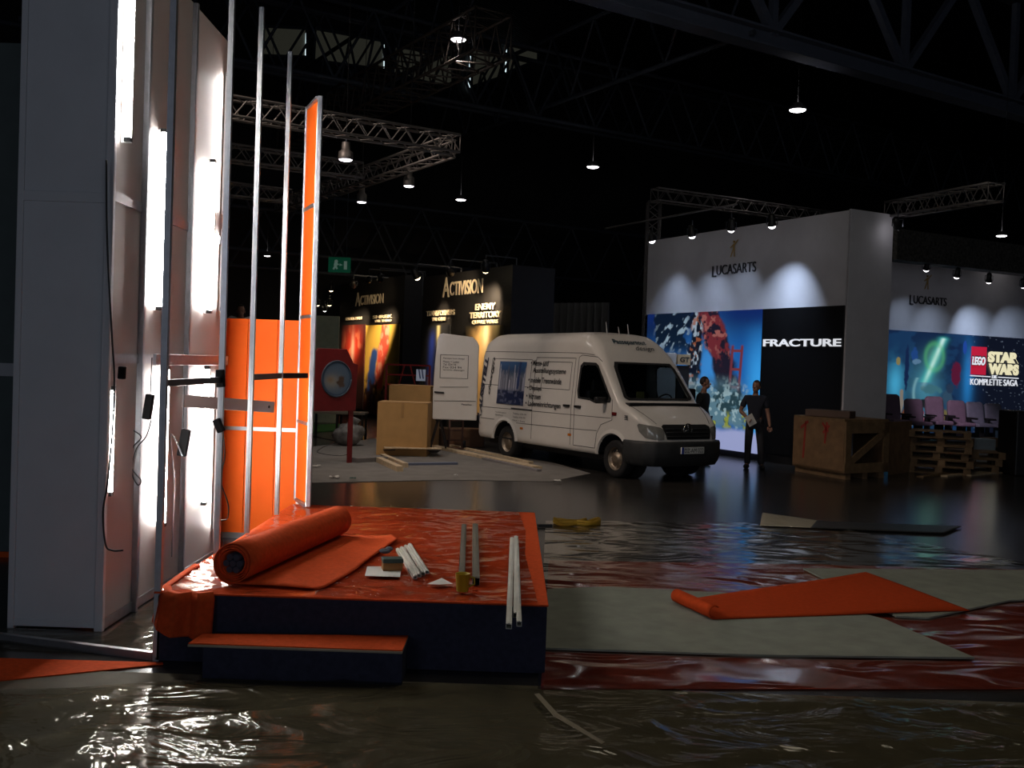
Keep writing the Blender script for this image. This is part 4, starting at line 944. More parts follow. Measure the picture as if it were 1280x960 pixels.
def person(label, loc, rotz, J, shirt, trousers, hair, shoes, head_turn=0.0, bald=False):
    root = base('person', label, 'person', loc, rotz)
    V = Vector
    L = {k: V(v) for k, v in J.items()}
    nodes = {'pel': (L['pel'], (.135, .105)), 'sp': ((L['pel'] + L['ch']) / 2, (.125, .095)), 'ch': (L['ch'], (.15, .105)), 'nb': (L['nk'] - V((0, 0, .05)), (.075, .065)), 'nk': (L['nk'], .055), 'hd0': (L['hd'] - V((0, .0, .06)), .06)}
    edges = [('pel', 'sp'), ('sp', 'ch'), ('ch', 'nb'), ('nb', 'nk'), ('nk', 'hd0')]
    for s in 'LR':
        nodes['sh' + s] = (L['sh' + s], .062); nodes['el' + s] = (L['el' + s], .043); nodes['wr' + s] = (L['wr' + s], .030)
        mid = (L['el' + s] * .65 + L['wr' + s] * .35); nodes['fa' + s] = (mid, .042)
        hdir = (L['wr' + s] - L['el' + s]).normalized(); nodes['pm' + s] = (L['wr' + s] + hdir * .055, (.040, .020))
        edges += [('ch', 'sh' + s), ('sh' + s, 'el' + s), ('el' + s, 'fa' + s), ('fa' + s, 'wr' + s), ('wr' + s, 'pm' + s)]
        nodes['hp' + s] = (L['hp' + s], .088); nodes['kn' + s] = (L['kn' + s], .058); nodes['ca' + s] = (L['kn' + s] * .7 + L['an' + s] * .3 + V((0, .015, 0)), .056); nodes['an' + s] = (L['an' + s], .040)
        fd = (L['to' + s] - L['an' + s]); nodes['ft' + s] = (L['to' + s], (.042, .028))
        edges += [('pel', 'hp' + s), ('hp' + s, 'kn' + s), ('kn' + s, 'ca' + s), ('ca' + s, 'an' + s), ('an' + s, 'ft' + s)]
    body = skin('body', nodes, edges, M_skin, root, 'pel', 2)
    # head, face, ears and five-fingered hands joined into the same body mesh
    mb = MB(); H = Matrix.Translation(L['hd']) @ Matrix.Rotation(head_turn, 4, 'Z')
    mb.ball((0, .012, .02), (.074, .094, .105), H, 20, 14); mb.ball((0, -.028, -.055), (.056, .062, .062), H, 16, 10)
    mb.ball((0, -.098, -.015), (.013, .018, .026), H, 10, 6); mb.ball((0, -.088, -.062), (.024, .010, .009), H, 10, 6)
    for s in (-1, 1):
        mb.ball((s * .076, .012, -.005), (.010, .022, .032), H, 10, 6); mb.ball((s * .030, -.078, .018), (.012, .008, .008), H, 8, 6)
    for s in 'LR':
        d = (L['wr' + s] - L['el' + s]).normalized(); w = d.cross(V((0, -1, 0))).normalized(); c = L['wr' + s] + d * .075; nrm = w.cross(d)
        for k, ln in enumerate((.068, .078, .072, .056)):
            b = c + w * (.030 - .020 * k) * 1.0; p1 = b + d * ln * .45 + nrm * .006; p2 = p1 + d * ln * .32 + nrm * .018; p3 = p2 + d * ln * .2 + nrm * .022
            mb.tube([b - d * .02, b, p1, p2, p3], [.010, .010, .009, .0085, .007], 7)
        b = L['wr' + s] + d * .03 + w * .032; mb.tube([b - w * .01, b + w * .018 + d * .02, b + w * .024 + d * .05 + nrm * .01, b + w * .020 + d * .072 + nrm * .016], [.013, .012, .010, .008], 7)
    bm2 = bmesh.new(); bm2.from_mesh(body.data); tmp = bpy.data.meshes.new('t'); mb.bm.to_mesh(tmp); mb.bm.free(); bm2.from_mesh(tmp); bm2.to_mesh(body.data); bm2.free()
    for p in body.data.polygons: p.use_smooth = True
    # clothes
    up = {k: nodes[k] for k in ('pel', 'sp', 'ch', 'nb')}
    sh = {k: (v[0], tuple(r + .016 for r in v[1])) for k, v in up.items()}; sh['hem'] = (L['pel'] - V((0, 0, .07)), (.165, .13)); es = [('hem', 'pel'), ('pel', 'sp'), ('sp', 'ch'), ('ch', 'nb')]
    for s in 'LR': sh['sh' + s] = (L['sh' + s], .078); sh['sl' + s] = (L['sh' + s].lerp(L['el' + s], .75), .066); es += [('ch', 'sh' + s), ('sh' + s, 'sl' + s)]
    skin('shirt', sh, es, shirt, root, 'ch', 2)
    tr = {'pel': (L['pel'] - V((0, 0, .02)), (.150, .118))}; es = []
    for s in 'LR':
        tr['hp' + s] = (L['hp' + s], .102); tr['kn' + s] = (L['kn' + s], .078); tr['an' + s] = (L['an' + s] + V((0, 0, -.02)), .066); es += [('pel', 'hp' + s), ('hp' + s, 'kn' + s), ('kn' + s, 'an' + s)]
    skin('trousers', tr, es, trousers, root, 'pel', 2)
    for s in 'LR':
        a = L['an' + s]; t_ = L['to' + s]; d = (t_ - a); d.z = 0; d.normalize(); mb = MB(); M = Matrix.Translation(V((a.x, a.y, 0)) + d * .05) @ Matrix.Rotation(atan2(d.y, d.x), 4, 'Z')
        mb.ball((0, 0, .045), (.135, .05, .055), M, 14, 8)
        for v in mb.bm.verts: v.co.z = max(v.co.z, .002)
        mb.obj('shoe', shoes, root)
    mb = MB(); mb.ball((0, .022, .032), (.080, .096, .108), H, 20, 14)
    kill = [v for v in mb.bm.verts if (H.inverted() @ v.co).y < -.02 - .0 and (H.inverted() @ v.co).z < .085 or (H.inverted() @ v.co).z < -.03]
    bmesh.ops.delete(mb.bm, geom=kill, context='VERTS'); mb.obj('hair', hair, root, solid=.006)
    return root
STAND = dict(pel=(0, 0, .97), ch=(0, .01, 1.33), nk=(0, 0, 1.52), hd=(0, -.02, 1.66), shL=(.185, .01, 1.42), shR=(-.185, .01, 1.42), elL=(.25, .03, 1.14), elR=(-.25, .03, 1.14), wrL=(.26, -.06, .90), wrR=(-.26, -.06, .90),
             hpL=(.09, 0, .92), hpR=(-.09, 0, .92), knL=(.11, -.02, .50), knR=(-.11, -.02, .50), anL=(.12, .03, .09), anR=(-.12, .03, .09), toL=(.15, -.13, .035), toR=(-.15, -.13, .035))
def pose(**k): d = dict(STAND); d.update(k); return d
M_dshirt = mat('dark shirt', (.014, .016, .028), .9, var=.15); M_jean = mat('dark trousers', (.022, .022, .028), .9, var=.2); M_hair = mat('dark hair', (.012, .010, .009), .7); M_shoe = mat('black shoes', (.010, .010, .010), .6)
pm = G(941, 586); man = person('person in a dark shirt standing before the dark display wall, holding a white paper', (pm.x, pm.y, 0), -.35,
    pose(wrR=(-.10, -.26, 1.02), elR=(-.29, -.02, 1.16), wrL=(.30, -.02, .90), knL=(.14, -.05, .50), anL=(.16, .02, .09), toL=(.22, -.13, .035), hd=(.01, -.03, 1.655)), M_dshirt, M_jean, M_hair, M_shoe, -.3)
mb = MB(); q = Matrix.Translation(Vector((pm.x, pm.y, 0))) @ Matrix.Rotation(-.35, 4, 'Z'); c = q @ Vector((-.045, -.33, 1.02))
mb.bar(c + Vector((-.05, 0, .07)), c + Vector((.06, .01, -.12)), .17, .006, (0, -1, .2)); o = mb.obj('paper_sheet', M_paper); own_origin(o, c); tag(o, 'folded white paper held in the hand of the standing person', 'paper')
pm2 = D(876, 590, 20.6); pm2.z = 0
person('person in a dark top standing behind the front of the van, head turned aside', (pm2.x, pm2.y, 0), 1.0, pose(hd=(.0, -.03, 1.69), nk=(0, 0, 1.54), ch=(0, .01, 1.35)), mat('grey brown shirt', (.03, .03, .032), .9), M_jean, mat('short hair', (.02, .012, .010), .7), M_shoe, .3)
pm3 = D(301, 400, 20.0); PH = D(301, 382, 20.0).z - 1.69
person('person in a white shirt, only head and shoulders above the orange wall', (pm3.x, pm3.y, PH), .2, pose(wrL=(.2, -.28, 1.0), wrR=(-.2, -.28, 1.0), hd=(0, -.05, 1.575), nk=(0, -.01, 1.47), shL=(.20, .01, 1.45), shR=(-.20, .01, 1.45)), mat('white shirt', (.55, .55, .55), .9), M_jean, M_hair, M_shoe, 0)
mb = MB(); 
root = base('work_platform', 'low timber work stand carrying the person behind the orange wall', 'work platform', (pm3.x, pm3.y, 0))
mb = MB(); mb.box((-.6, -.45, PH - .04), (.6, .45, PH)); mb.obj('deck', M_wood, root)
for sx in (-.55, .55):
    for sy in (-.4, .4): mb = MB(); mb.box((sx - .03, sy - .03, 0), (sx + .03, sy + .03, PH - .04)); mb.obj('leg', M_wood, root)

# ------------------------------------------------------------------ white booth at the right
c0 = D(805, 460, 26.0); c1 = D(1062, 460, 19.9); FW = Plane(c0, (c1 - c0)); FA1 = FW.a(1062, 300)
ztop = (FW.hit(804, 303).z + FW.hit(1062, 262).z) / 2
EC = -FW.n.cross(Vector((0, 0, 1))) ; SE = -FW.n                        # direction of the end face, going away
Pc = FW.at(FA1, 0); SW = Plane(Pc, SE); dcol = (SW.hit(1111, 400) - Pc).dot(-FW.n)
root = base('display_wall', 'large white display wall with a lit picture panel and wide plain end face', 'booth wall', Pc)
zband = (FW.hit(806, 393).z + FW.hit(1062, 382).z) / 2
mb = MB(); mb.prism([FW.at(0, zband), FW.at(FA1, zband), FW.at(FA1, ztop), FW.at(0, ztop)], SE * dcol); uw = mb.obj('upper_wall', M_bwall, root)
mb = MB(); mb.prism([FW.at(0, 0, -.03), FW.at(FA1 - .03, 0, -.03), FW.at(FA1 - .03, zband, -.03), FW.at(0, zband, -.03)], SE * (dcol - .06)); mb.obj('lower_wall', M_blackwall, root)
mb = MB(); mb.prism([FW.at(FA1 - .035, 0), FW.at(FA1 + .015, 0), FW.at(FA1 + .015, ztop + .02), FW.at(FA1 - .035, ztop + .02)], SE * dcol); mb.obj('end_face', M_bwall, root)
def art_bridge(u, v):
    n1 = fbm(u, v * .8, 7, 11, 5); n2 = fbm(u, v * .8, 20, 21, 4); n3 = fbm(u, v * .8, 42, 31, 3)
    c = np.zeros(u.shape + (3,)); c[:] = (.006, .020, .075)
    c = blend(c, (.012, .12, .42), sstep(.10, .55, v + .2 * u) * .9)
    c = blend(c, (.04, .34, .80), sstep(.84, .99, u) * sstep(.02, .50, v)); c = blend(c, (.005, .02, .13), (1 - sstep(.0, .16, v)) * .9)
    c = blend(c, (.05, .24, .66), np.exp(-((u - .30) ** 2 * 16 + (v - .46) ** 2 * 34)) * .8); c = blend(c, (.05, .30, .72), np.exp(-((u - .60) ** 2 * 60 + (v - .40) ** 2 * 12)) * .7)
    w = u + .10 * (n1 - .5); z = v + .10 * (n2 - .5)
    c = blend(c, (.004, .010, .022), sstep(.47, .56, n1) * (1 - sstep(.22, .46, v)) * (1 - sstep(.40, .6, u)) * .95)
    g = sstep(.60, .66, fbm(u + .5 * v, v * .6, 34, 23, 3)); c = blend(c, (.28, .38, .46), g * (1 - sstep(.20, .34, v)) * sstep(.05, .15, u) * (1 - sstep(.36, .44, u)) * .9)
    # dark broken mast of wreckage with pale glints
    d = seg(w, z, .49, .06, .45, .62); m = 1 - sstep(.045, .070, d); c = blend(c, (.005, .008, .018), m)
    c = blend(c, (.34, .42, .50), m * sstep(.54, .60, fbm(u * 1.5, v * .7, 26, 27, 3)) * .9); c = blend(c, (.30, .09, .04), m * sstep(.60, .65, n3) * .8)
    d = seg(w, z, .57, .0, .78, .60); m = 1 - sstep(.06, .10, d); c = blend(c, (.012, .010, .022), m); c = blend(c, (.15, .022, .030), m * sstep(.50, .60, n2) * (1 - sstep(.28, .48, v))); c = blend(c, (.30, .10, .09), m * sstep(.62, .67, n3) * (1 - sstep(.2, .4, v)))
    # red tower
    sh = .05 * (v - .3)
    for x in (.780, .855): c = blend(c, (.16, .030, .045), (1 - sstep(.007, .013, np.abs(u - x + sh))) * sstep(.24, .26, v) * (1 - sstep(.68, .74, v)))
    for y in (.29, .42, .55, .67): c = blend(c, (.17, .035, .045), (np.abs(v - y) < .010) * (u > .780 - sh) * (u < .855 - sh))
    # smoke and rubble below
    sm = sstep(.44, .62, v) * (1 - sstep(.80, .88, v)) * sstep(.32, .5, u) * (1 - sstep(.86, .95, u)); c = blend(c, (.10, .20, .26), sm * sstep(.34, .56, n1)); c = blend(c, (.012, .035, .045), sm * sstep(.50, .58, n2) * .9); c = blend(c, (.34, .48, .52), sm * sstep(.57, .64, n3) * .8)
    c = blend(c, (.26, .30, .05), sstep(.71, .76, v) * (1 - sstep(.82, .86, v)) * sstep(.54, .61, n2) * sstep(.3, .5, u))
    c = blend(c, (.34, .38, .64), sstep(.83, .88, v - .05 * (n1 - .5))); return c
x0, x1 = FW.a(808, 480), FW.a(951, 480); zb0 = FW.hit(908, 562).z
M_lit = print_mat('backlit print', .80, .35)
ap = printed('picture_panel', FW.at(x0, zband, .02), FW.at(x1, zband, .02), FW.at(x1, zb0, .02), FW.at(x0, zb0, .02), 220, 220, art_bridge, M_lit, root, .04)
mb = MB(); mb.prism([FW.at(x1 + .01, .2, .0), FW.at(FA1 - .04, .2, .0), FW.at(FA1 - .04, zband, .0), FW.at(x1 + .01, zband, .0)], FW.n * .035); tpn = mb.obj('title_panel', mat('black gloss panel', (.006, .006, .007), .35), root)
M_wl = emit_mat('lit white lettering', (.85, .87, .92), .75)
wall_text('FRACTURE', FW, 954, 433, 1051, 9, M_wl, tpn, off=.05, bold=.02)
def logo(pl, x, y, s, parent):
    P = pl.hit(x, y, .02); e = pl.e; U = Vector((0, 0, 1)); mb = MB()
    P0 = lambda a, b: P + e * (a * s) + U * (b * s)
    for L_ in ([(-.5, -1.0), (-.1, -.1), (.05, -.15), (-.35, -1.0)], [(.15, -1), (.05, -.1), (.2, -.1), (.28, -1)], [(-.1, -.15), (-.08, .5), (.18, .5), (.2, -.15)], [(.1, .45), (.75, .95), (.8, .85), (.2, .3)], [(-.05, .45), (-.55, .1), (-.5, 0), (0, .3)]):
        mb.prism([P0(*p) for p in L_], pl.n * .01)
    mb.ball(P0(.05, .72), .14 * s, n=10, m=8); return mb.obj('emblem', mat('gold emblem', (.42, .27, .08), .5), parent)
logo(FW, 917, 310, .20, uw)
wall_text('L', FW, 890, 346.5, 895, 13.5, M_ink, uw); wall_text('UCASARTS', FW, 895.5, 344, 944.5, 12, M_ink, uw, bold=-.005)
settle(root, Pc)
# spots over it
def spotlight(px, py, Y, aimp, power, label, group, col=(.62, .76, 1), r=.09, ang=42, lens=M_lens, arm=None, wash=False):
    P = D(px, py, Y); root = base('spotlight', label, 'spotlight', P, group=group); root['category'] = 'spotlight'; d = (Vector(aimp) - P).normalized(); ax_ = d
    q = d.to_track_quat('Z', 'Y').to_matrix().to_4x4()
    mb = MB(); mb.lathe([(.001, -2.6 * r), (r * .7, -2.5 * r), (r * .8, -.6 * r), (r, -.1 * r), (r, .25 * r), (r * .92, .25 * r), (r * .9, -.1 * r)], q, 18); mb.obj('housing', M_black, root)
    mb = MB(); mb.lathe([(.001, .95 * r), (r * .5, .80 * r), (r * .8, .48 * r), (r * .9, .2 * r)], q, 18); mb.obj('lens', lens, root)
    mb = MB(); mb.tube([(-.11, 0, -.0), (-.11, 0, .14), (.11, 0, .14), (.11, 0, 0)], .01, 6); mb.cyl((0, 0, .14), (0, 0, .34), .012, n=6); mb.obj('yoke', M_steel, root)
    if arm is not None: mb = MB(); dn = (P - arm.p).dot(arm.n); e_ = Vector((0, 0, .34)) - arm.n * (dn + .3); mb.bar((0, 0, .34), e_, .03, .03); mb.bar(e_, e_ - Vector((0, 0, .7)), .03, .03); mb.obj('arm', M_steel, root)
    if power and wash: wash_light('spot_glow', P + d * (1.1 * r + .02), aimp, power, col, ang)
    elif power: spot_light('spot_glow', P + d * (1.1 * r + .01), aimp, power, col, ang, 1.0, r * .9)
    return root
SPX = [(815, 300), (865, 294), (914, 286), (965, 281)]; out = FW.n * .55
for i, (x, y) in enumerate(SPX):
    Pw = FW.hit(x, y, .95)
    aim = FW.hit([840, 878, 902, 974][i], 445, 0)
    spotlight(x, y, Pw.y, aim, [5, 4.5, 3.5, 15][i], ['first black spotlight at the outer end over the white display wall', 'second black spotlight from the outer end, left of the gold emblem', 'black spotlight directly above the gold emblem', 'black spotlight nearest the high corner of the white display wall'][i], 'spotlights along the white display wall', ang=[75, 75, 75, 75][i], wash=True)
a0 = FW.at(-.05, ztop + .1, .55)
T0 = D(818, 238, 27.0); tz = T0.z
tp = FW.at(.3, 0, -1.9); ty = D(818, 243, tp.y); tp = Vector((ty.x, ty.y, ty.z)); te = tp - FW.n * 7.5
lattice('rigging_truss', tp, te, .32, .32, .5, .026, .012, M_truss, 'dark lighting truss running above the white display wall', cat='truss', kind=None)
lattice('rigging_truss', Vector((tp.x, tp.y, .0)) + FW.n * .0, Vector((tp.x, tp.y, tp.z - .2)), .32, .32, .5, .026, .012, M_truss, 'upright truss leg behind the outer end of the white display wall', cat='truss', kind=None, up=Vector((1, 0, 0)))
mb = MB(); p, q = FW.at(-.6, ztop + .30, .95), FW.at(FA1 * .66, ztop + .30, .95); mb.cyl(p, q, .025, n=8); o = mb.obj('lamp_rail', M_truss); own_origin(o, p); tag(o, 'thin silver rail holding the spotlights over the white display wall', 'rail')
q0 = D(1114, 262.5, 20.8); q1 = D(1245, 240, 17.5)
lattice('rigging_truss', q0, q1, .30, .30, .5, .026, .012, M_truss, 'silver truss running from the high white corner to the right', cat='truss', kind=None)
spotlight(1122, 283, 20.1, D(1190, 512, 25.2), 900, 'single bright spotlight under the truss right of the high white corner', 'spotlights at the right', col=(1, .78, .98), ang=17)
# second white wall with the space picture
s0 = D(1108, 470, 28.0); dv = -FW.n; RW = Plane(s0, dv); rz = RW.hit(1113, 326).z; rb = RW.hit(1109, 412).z
L1 = RW.a(1345, 480)
root = base('display_wall', 'rear white display wall at the right with the dark space picture', 'booth wall', RW.at(2, 0))
mb = MB(); mb.prism([RW.at(-1.2, rb), RW.at(L1, rb), RW.at(L1, rz), RW.at(-1.2, rz)], -RW.n * .2); uw = mb.obj('upper_wall', M_bwall, root)
mb = MB(); mb.prism([RW.at(-1.2, 0, -.03), RW.at(L1, 0, -.03), RW.at(L1, rb, -.03), RW.at(-1.2, rb, -.03)], -RW.n * .15); mb.obj('lower_wall', M_blackwall, root)
pz0 = RW.hit(1180, 541).z
def art_space(u, v):
    n1 = fbm(u * 2, v, 7, 51, 5); n2 = fbm(u * 2, v, 22, 61, 4)
    c = np.zeros(u.shape + (3,)); c[:] = (.005, .007, .016)
    lf = 1 - sstep(.33, .50, u); c = blend(c, (.010, .040, .11), lf * .9); c = blend(c, (.006, .014, .05), sstep(.46, .58, n1) * lf * .8)
    c = blend(c, (.06, .38, .62), np.exp(-((u - .035) ** 2 * 700 + (v - .52) ** 2 * 22)) * sstep(.30, .6, n1 + .15)); c = blend(c, (.02, .20, .52), np.exp(-((u - .385) ** 2 * 1500 + (v - .45) ** 2 * 9)) * .9)
    c = blend(c, (.10, .38, .50), np.exp(-((u - .175) ** 2 * 200 + (v - .55) ** 2 * 14)) * .55)
    for (a, b, w, h, col) in [(.045, .30, .012, .05, (.24, .20, .08)), (.085, .38, .010, .22, (.008, .02, .07)), (.120, .22, .016, .08, (.015, .06, .22)), (.13, .30, .02, .03, (.10, .20, .32)), (.325, .40, .024, .14, (.10, .010, .035)), (.365, .12, .010, .07, (.015, .06, .30)), (.215, .70, .060, .06, (.014, .016, .02)), (.290, .66, .025, .10, (.03, .07, .12)), (.100, .84, .030, .10, (.14, .045, .02)), (.110, .88, .016, .07, (.36, .28, .25)), (.165, .84, .014, .06, (.30, .008, .035)), (.215, .82, .026, .11, (.07, .035, .02)), (.066, .68, .010, .11, (.22, .19, .16)), (.30, .55, .02, .05, (.02, .04, .08)), (.21, .56, .05, .05, (.05, .16, .20)), (.275, .86, .02, .08, (.16, .13, .05)), (.04, .72, .02, .05, (.25, .34, .42))]:
        c = blend(c, col, 1 - sstep(.65, 1.15, ((u - a) / w) ** 2 + ((v - b) / h) ** 2 + 1.6 * (n2 - .5)))
    rim = np.exp(-((np.hypot((u - .205) * 3.0, v - .60) - .25) / .02) ** 2); c = blend(c, (.25, .50, .55), rim * (v > .45) * (u < .2) * .6)
    d = seg(u, v, .150, .62, .255, .06); c = blend(c, (.06, .50, .46), np.exp(-(d / .022) ** 2) * (v < .5)); c = blend(c, (.60, .88, .82), np.exp(-(d / .010) ** 2) * sstep(.60, .30, v))
    rr = np.hypot((u - .215) * 3.0, v - .24); c = blend(c, (.10, .50, .18), np.exp(-((rr - .13) / .03) ** 2) * .45); c = blend(c, (.2, .6, .4), np.exp(-(rr / .09) ** 2) * .4)
    st = (fbm(u * 2, v, 62, 77, 1) > .90) & (u > .40); c[st] = c[st] + np.array((.08, .10, .13)); return c
# u spans the whole panel; the bright art fills its left part
rpn = printed('picture_panel', RW.at(.02, rb, .02), RW.at(L1 - .1, rb, .02), RW.at(L1 - .1, pz0, .02), RW.at(.02, pz0, .02), 300, 160, lambda u, v: art_space(u * .98, v), M_lit, root, .04)
logo(RW, 1159, 352, .22, uw)
wall_text('L', RW, 1137, 380.5, 1141.5, 12, M_ink, uw); wall_text('UCASARTS', RW, 1142, 379, 1183, 10, M_ink, uw, bold=-.005)
A_ = RW.hit(1213, 468, .05); B_ = RW.hit(1233, 434, .05); mb = MB(); w_ = (B_ - A_).dot(RW.e); h_ = B_.z - A_.z
mb.prism([A_, A_ + RW.e * w_, A_ + RW.e * w_ + Vector((0, 0, h_)), A_ + Vector((0, 0, h_))], RW.n * .02); rsq = mb.obj('red_square', emit_mat('lit red', (.62, .015, .05), .62), rpn)
M_ol = mat('logo outline', (.02, .015, .015), .5); M_yw = emit_mat('lit cream lettering', (.90, .82, .52), .8)
wall_text('LEGO', RW, 1214.3, 456.5, 1232, 12.5, M_ol, rsq if 0 else rpn, off=.085, bold=.07, shear=.15); wall_text('LEGO', RW, 1215, 456, 1231.5, 10.5, M_wl, rpn, off=.10, bold=.03, shear=.15)
wall_text('STAR', RW, 1235, 453, 1273, 14, M_yw, rpn, off=.07, bold=.06); wall_text('WARS', RW, 1235.5, 468, 1273, 14, M_yw, rpn, off=.07, bold=.06)
mb = MB(); mb.bar(RW.hit(1213, 469.5, .06), RW.hit(1238, 471, .06), .02, .03); mb.bar(RW.hit(1248, 471.5, .06), RW.hit(1273, 473, .06), .02, .03); mb.split('title_line', M_wl, rpn)
wall_text('DIE', RW, 1240, 473, 1246, 4, M_wl, rpn, off=.06, bold=.02); wall_text('KOMPLETTE SAGA', RW, 1213, 481, 1272, 8, M_wl, rpn, off=.06, bold=.0)
settle(root, RW.at(2, 0))
for i, (x, y) in enumerate([(1158, 336), (1196, 345), (1236, 351), (1279, 357)]):
    Pw = RW.hit(x, y, 1.2); spotlight(x, y, Pw.y, RW.hit([1140, 1172, 1228, 1285][i], [460, 464, 470, 474][i]), [3.5, 3.5, 14, 6][i], ['first spotlight over the rear white wall, left of its gold emblem', 'second spotlight over the rear white wall, right of its gold emblem', 'third spotlight over the rear white wall, above the red square logo', 'last spotlight over the rear white wall at the picture edge'][i], 'spotlights along the rear white wall', ang=75, wash=True)
mb = MB(); p, q = RW.hit(1112, 306, 1.2), RW.hit(1345, 340, 1.2)
q.z = p.z
mb = MB(); mb.bar(p, q, .5, .8); o = mb.obj('lighting_boom', mat('dark mesh', (.09, .085, .075), .8, var=.6, scale=14)); own_origin(o, p); tag(o, 'dark grey lighting boom above the rear white wall', 'boom')

# ------------------------------------------------------------------ dark booths in the middle distance
def art_red(u, v):
    n = fbm(u, v, 8, 71); c = np.zeros(u.shape + (3,)); c[:] = (.02, .006, .006); r = np.hypot((u - .5) * 1.0, (v - .30) * 1.5)
    c = blend(c, (.75, .05, .02), np.exp(-(r / .34) ** 2)); c = blend(c, (.9, .30, .15), sstep(.55, .68, n) * np.exp(-(r / .28) ** 2)); c = blend(c, (.85, .55, .40), np.exp(-((u - .5) / .07) ** 2 - ((v - .3) / .16) ** 2)); c = blend(c, (.03, .01, .01), sstep(.6, .9, v)); return c
def art_yellow(u, v):
    n = fbm(u, v, 8, 81); n2 = fbm(u, v, 16, 83); c = np.zeros(u.shape + (3,)); c[:] = (.75, .48, .08); c = blend(c, (.12, .10, .02), sstep(.55, 1, u)); c = blend(c, (.10, .02, .015), sstep(.55, .9, v))
    d = seg(u, v, .62, .1, .45, .6) + .12 * (n - .5); c = blend(c, (.65, .08, .05), 1 - sstep(.10, .16, d)); c = blend(c, (.80, .30, .22), (1 - sstep(.10, .16, d)) * sstep(.52, .6, n2)); d = seg(u, v, .28, .35, .18, .75); c = blend(c, (.02, .07, .30), 1 - sstep(.07, .13, d + .1 * (n - .5)))
    c = blend(c, (.03, .01, .01), sstep(.50, .62, n2) * sstep(.5, .7, v)); return c
def art_blue(u, v):
    n = fbm(u, v, 8, 91); c = np.zeros(u.shape + (3,)); c[:] = (.012, .014, .02); c = blend(c, (.02, .05, .40), np.exp(-((u - .42 + .1 * v) / .10) ** 2) * sstep(.0, .2, v)); c = blend(c, (.60, .55, .30), np.exp(-((u - .62) / .05) ** 2) * (1 - sstep(.12, .3, v))); c = blend(c, (.40, .22, .10), np.exp(-((u - .22 - .2 * v) / .07) ** 2) * sstep(.5, .7, v) * n * 2); return c
def art_blaze(u, v):
    n = fbm(u, v, 7, 95); c = np.zeros(u.shape + (3,)); c[:] = (.03, .025, .015); c = blend(c, (.85, .55, .22), np.exp(-((u - .42) / .20) ** 2) * sstep(.05, .22, v + .2 * n)); c = blend(c, (.95, .85, .55), np.exp(-((u - .55) / .08) ** 2 - ((v - .12) / .16) ** 2)); c = blend(c, (.20, .07, .03), np.exp(-((u - .14 - .05 * v) / .07) ** 2) * sstep(.08, .2, v)); c = blend(c, (.15, .13, .06), np.exp(-((u - .85) / .12) ** 2) * n); return c
M_print = print_mat('lit print', 0, .6)
M_cream = mat('cream lettering', (.75, .66, .50), .5)
def dark_booth(plane, xl, xr, ytop, label, title, posters, heads, spots, yb=560):
    a0, a1 = plane.a(xl, 420), plane.a(xr, 420); z = plane.hit((xl + xr) / 2, ytop).z
    root = base('display_wall', label, 'booth wall', plane.at((a0 + a1) / 2, 0))
    mb = MB(); mb.prism([plane.at(a0, 0), plane.at(a1, 0), plane.at(a1, z), plane.at(a0, z)], -plane.n * 1.2); wbd = mb.obj('wall_body', M_blackwall, root)
    s, x, y, x1, h = title
    wall_text(s[0], plane, x, y, x + (x1 - x) * .17, h * 1.12, M_cream, wbd, off=.05, bold=.01); wall_text(s[1:], plane, x + (x1 - x) * .18, y - .14 * (x1 - x) * 1.0 * .3, x1, h * .78, M_cream, wbd, off=.05, bold=.01)
    for (l, r, t, bt, fn, nm) in posters:
        P = [plane.hit(l, t, .04), plane.hit(r, t, .04)]; zt_ = (P[0].z + P[1].z) / 2; zb_ = plane.hit((l + r) / 2, bt, .04).z
        P[0].z = P[1].z = zt_; Q = [P[1].copy(), P[0].copy()]; Q[0].z = Q[1].z = zb_; printed('poster', P[0], P[1], Q[0], Q[1], 60, 90, fn, M_print, root, .03)
    for (s, x, y, x1, h) in heads: wall_text(s, plane, x, y, x1, h, M_cream, wbd, off=.05, bold=.02)
    settle(root, plane.at((a0 + a1) / 2, 0)); return root
AD = Vector((.5, -.866, 0))
P1 = D(580, 455, 26); BR = Plane(P1, AD); P2 = D(465, 452, 34); BL = Plane(P2, AD)
dark_booth(BR, 527, 638, 339, 'nearer black display wall behind the van with cream lettering', ('ACTIVISION', 553, 372, 603, 22), [(527, 563, 407, 520, art_blue, ''), (583, 630, 407, 520, art_blaze, '')],
    [('TRANSFORMERS', 533, 395.5, 568, 6.5), ('THE GAME', 540, 401.5, 557, 4.5), ('ENEMY', 594, 388, 619, 8), ('TERRITORY', 587, 398.2, 626, 7.6), ('QUAKE WARS', 590, 406, 622, 5.5)], None)
dark_booth(BL, 424, 504, 350, 'farther black display wall at the left with red and yellow pictures', ('ACTIVISION', 444, 383, 479, 15), [(428, 457, 406, 510, art_red, ''), (458, 500, 406, 520, art_yellow, '')],
    [('SPIDER-MAN', 432, 400.5, 452, 3.5), ('SHREK', 466, 398.5, 490, 4), ('THE THIRD', 468, 403, 489, 3)], None)
def booth_spot(px, py, plane, off, tx, ty, power, ang, label):
    P = plane.hit(px, py, off); spotlight(px, py, P.y, plane.hit(tx, ty), power, label, 'warm spotlights over the black walls', col=(1, .72, .42), r=.10, ang=ang, lens=M_lensw, arm=plane)
booth_spot(521, 346, BR, 1.0, 552, 410, 420, 50, 'warm spotlight between the two black walls')
booth_spot(563, 341, BR, 1.0, 578, 366, 110, 80, 'warm spotlight above the lettering of the nearer black wall')
booth_spot(607, 337, BR, .55, 606, 404, 900, 76, 'warm spotlight high at the van end of the nearer black wall')
booth_spot(442, 357, BL, 1.2, 442, 424, 2200, 34, 'warm spotlight above the red picture')
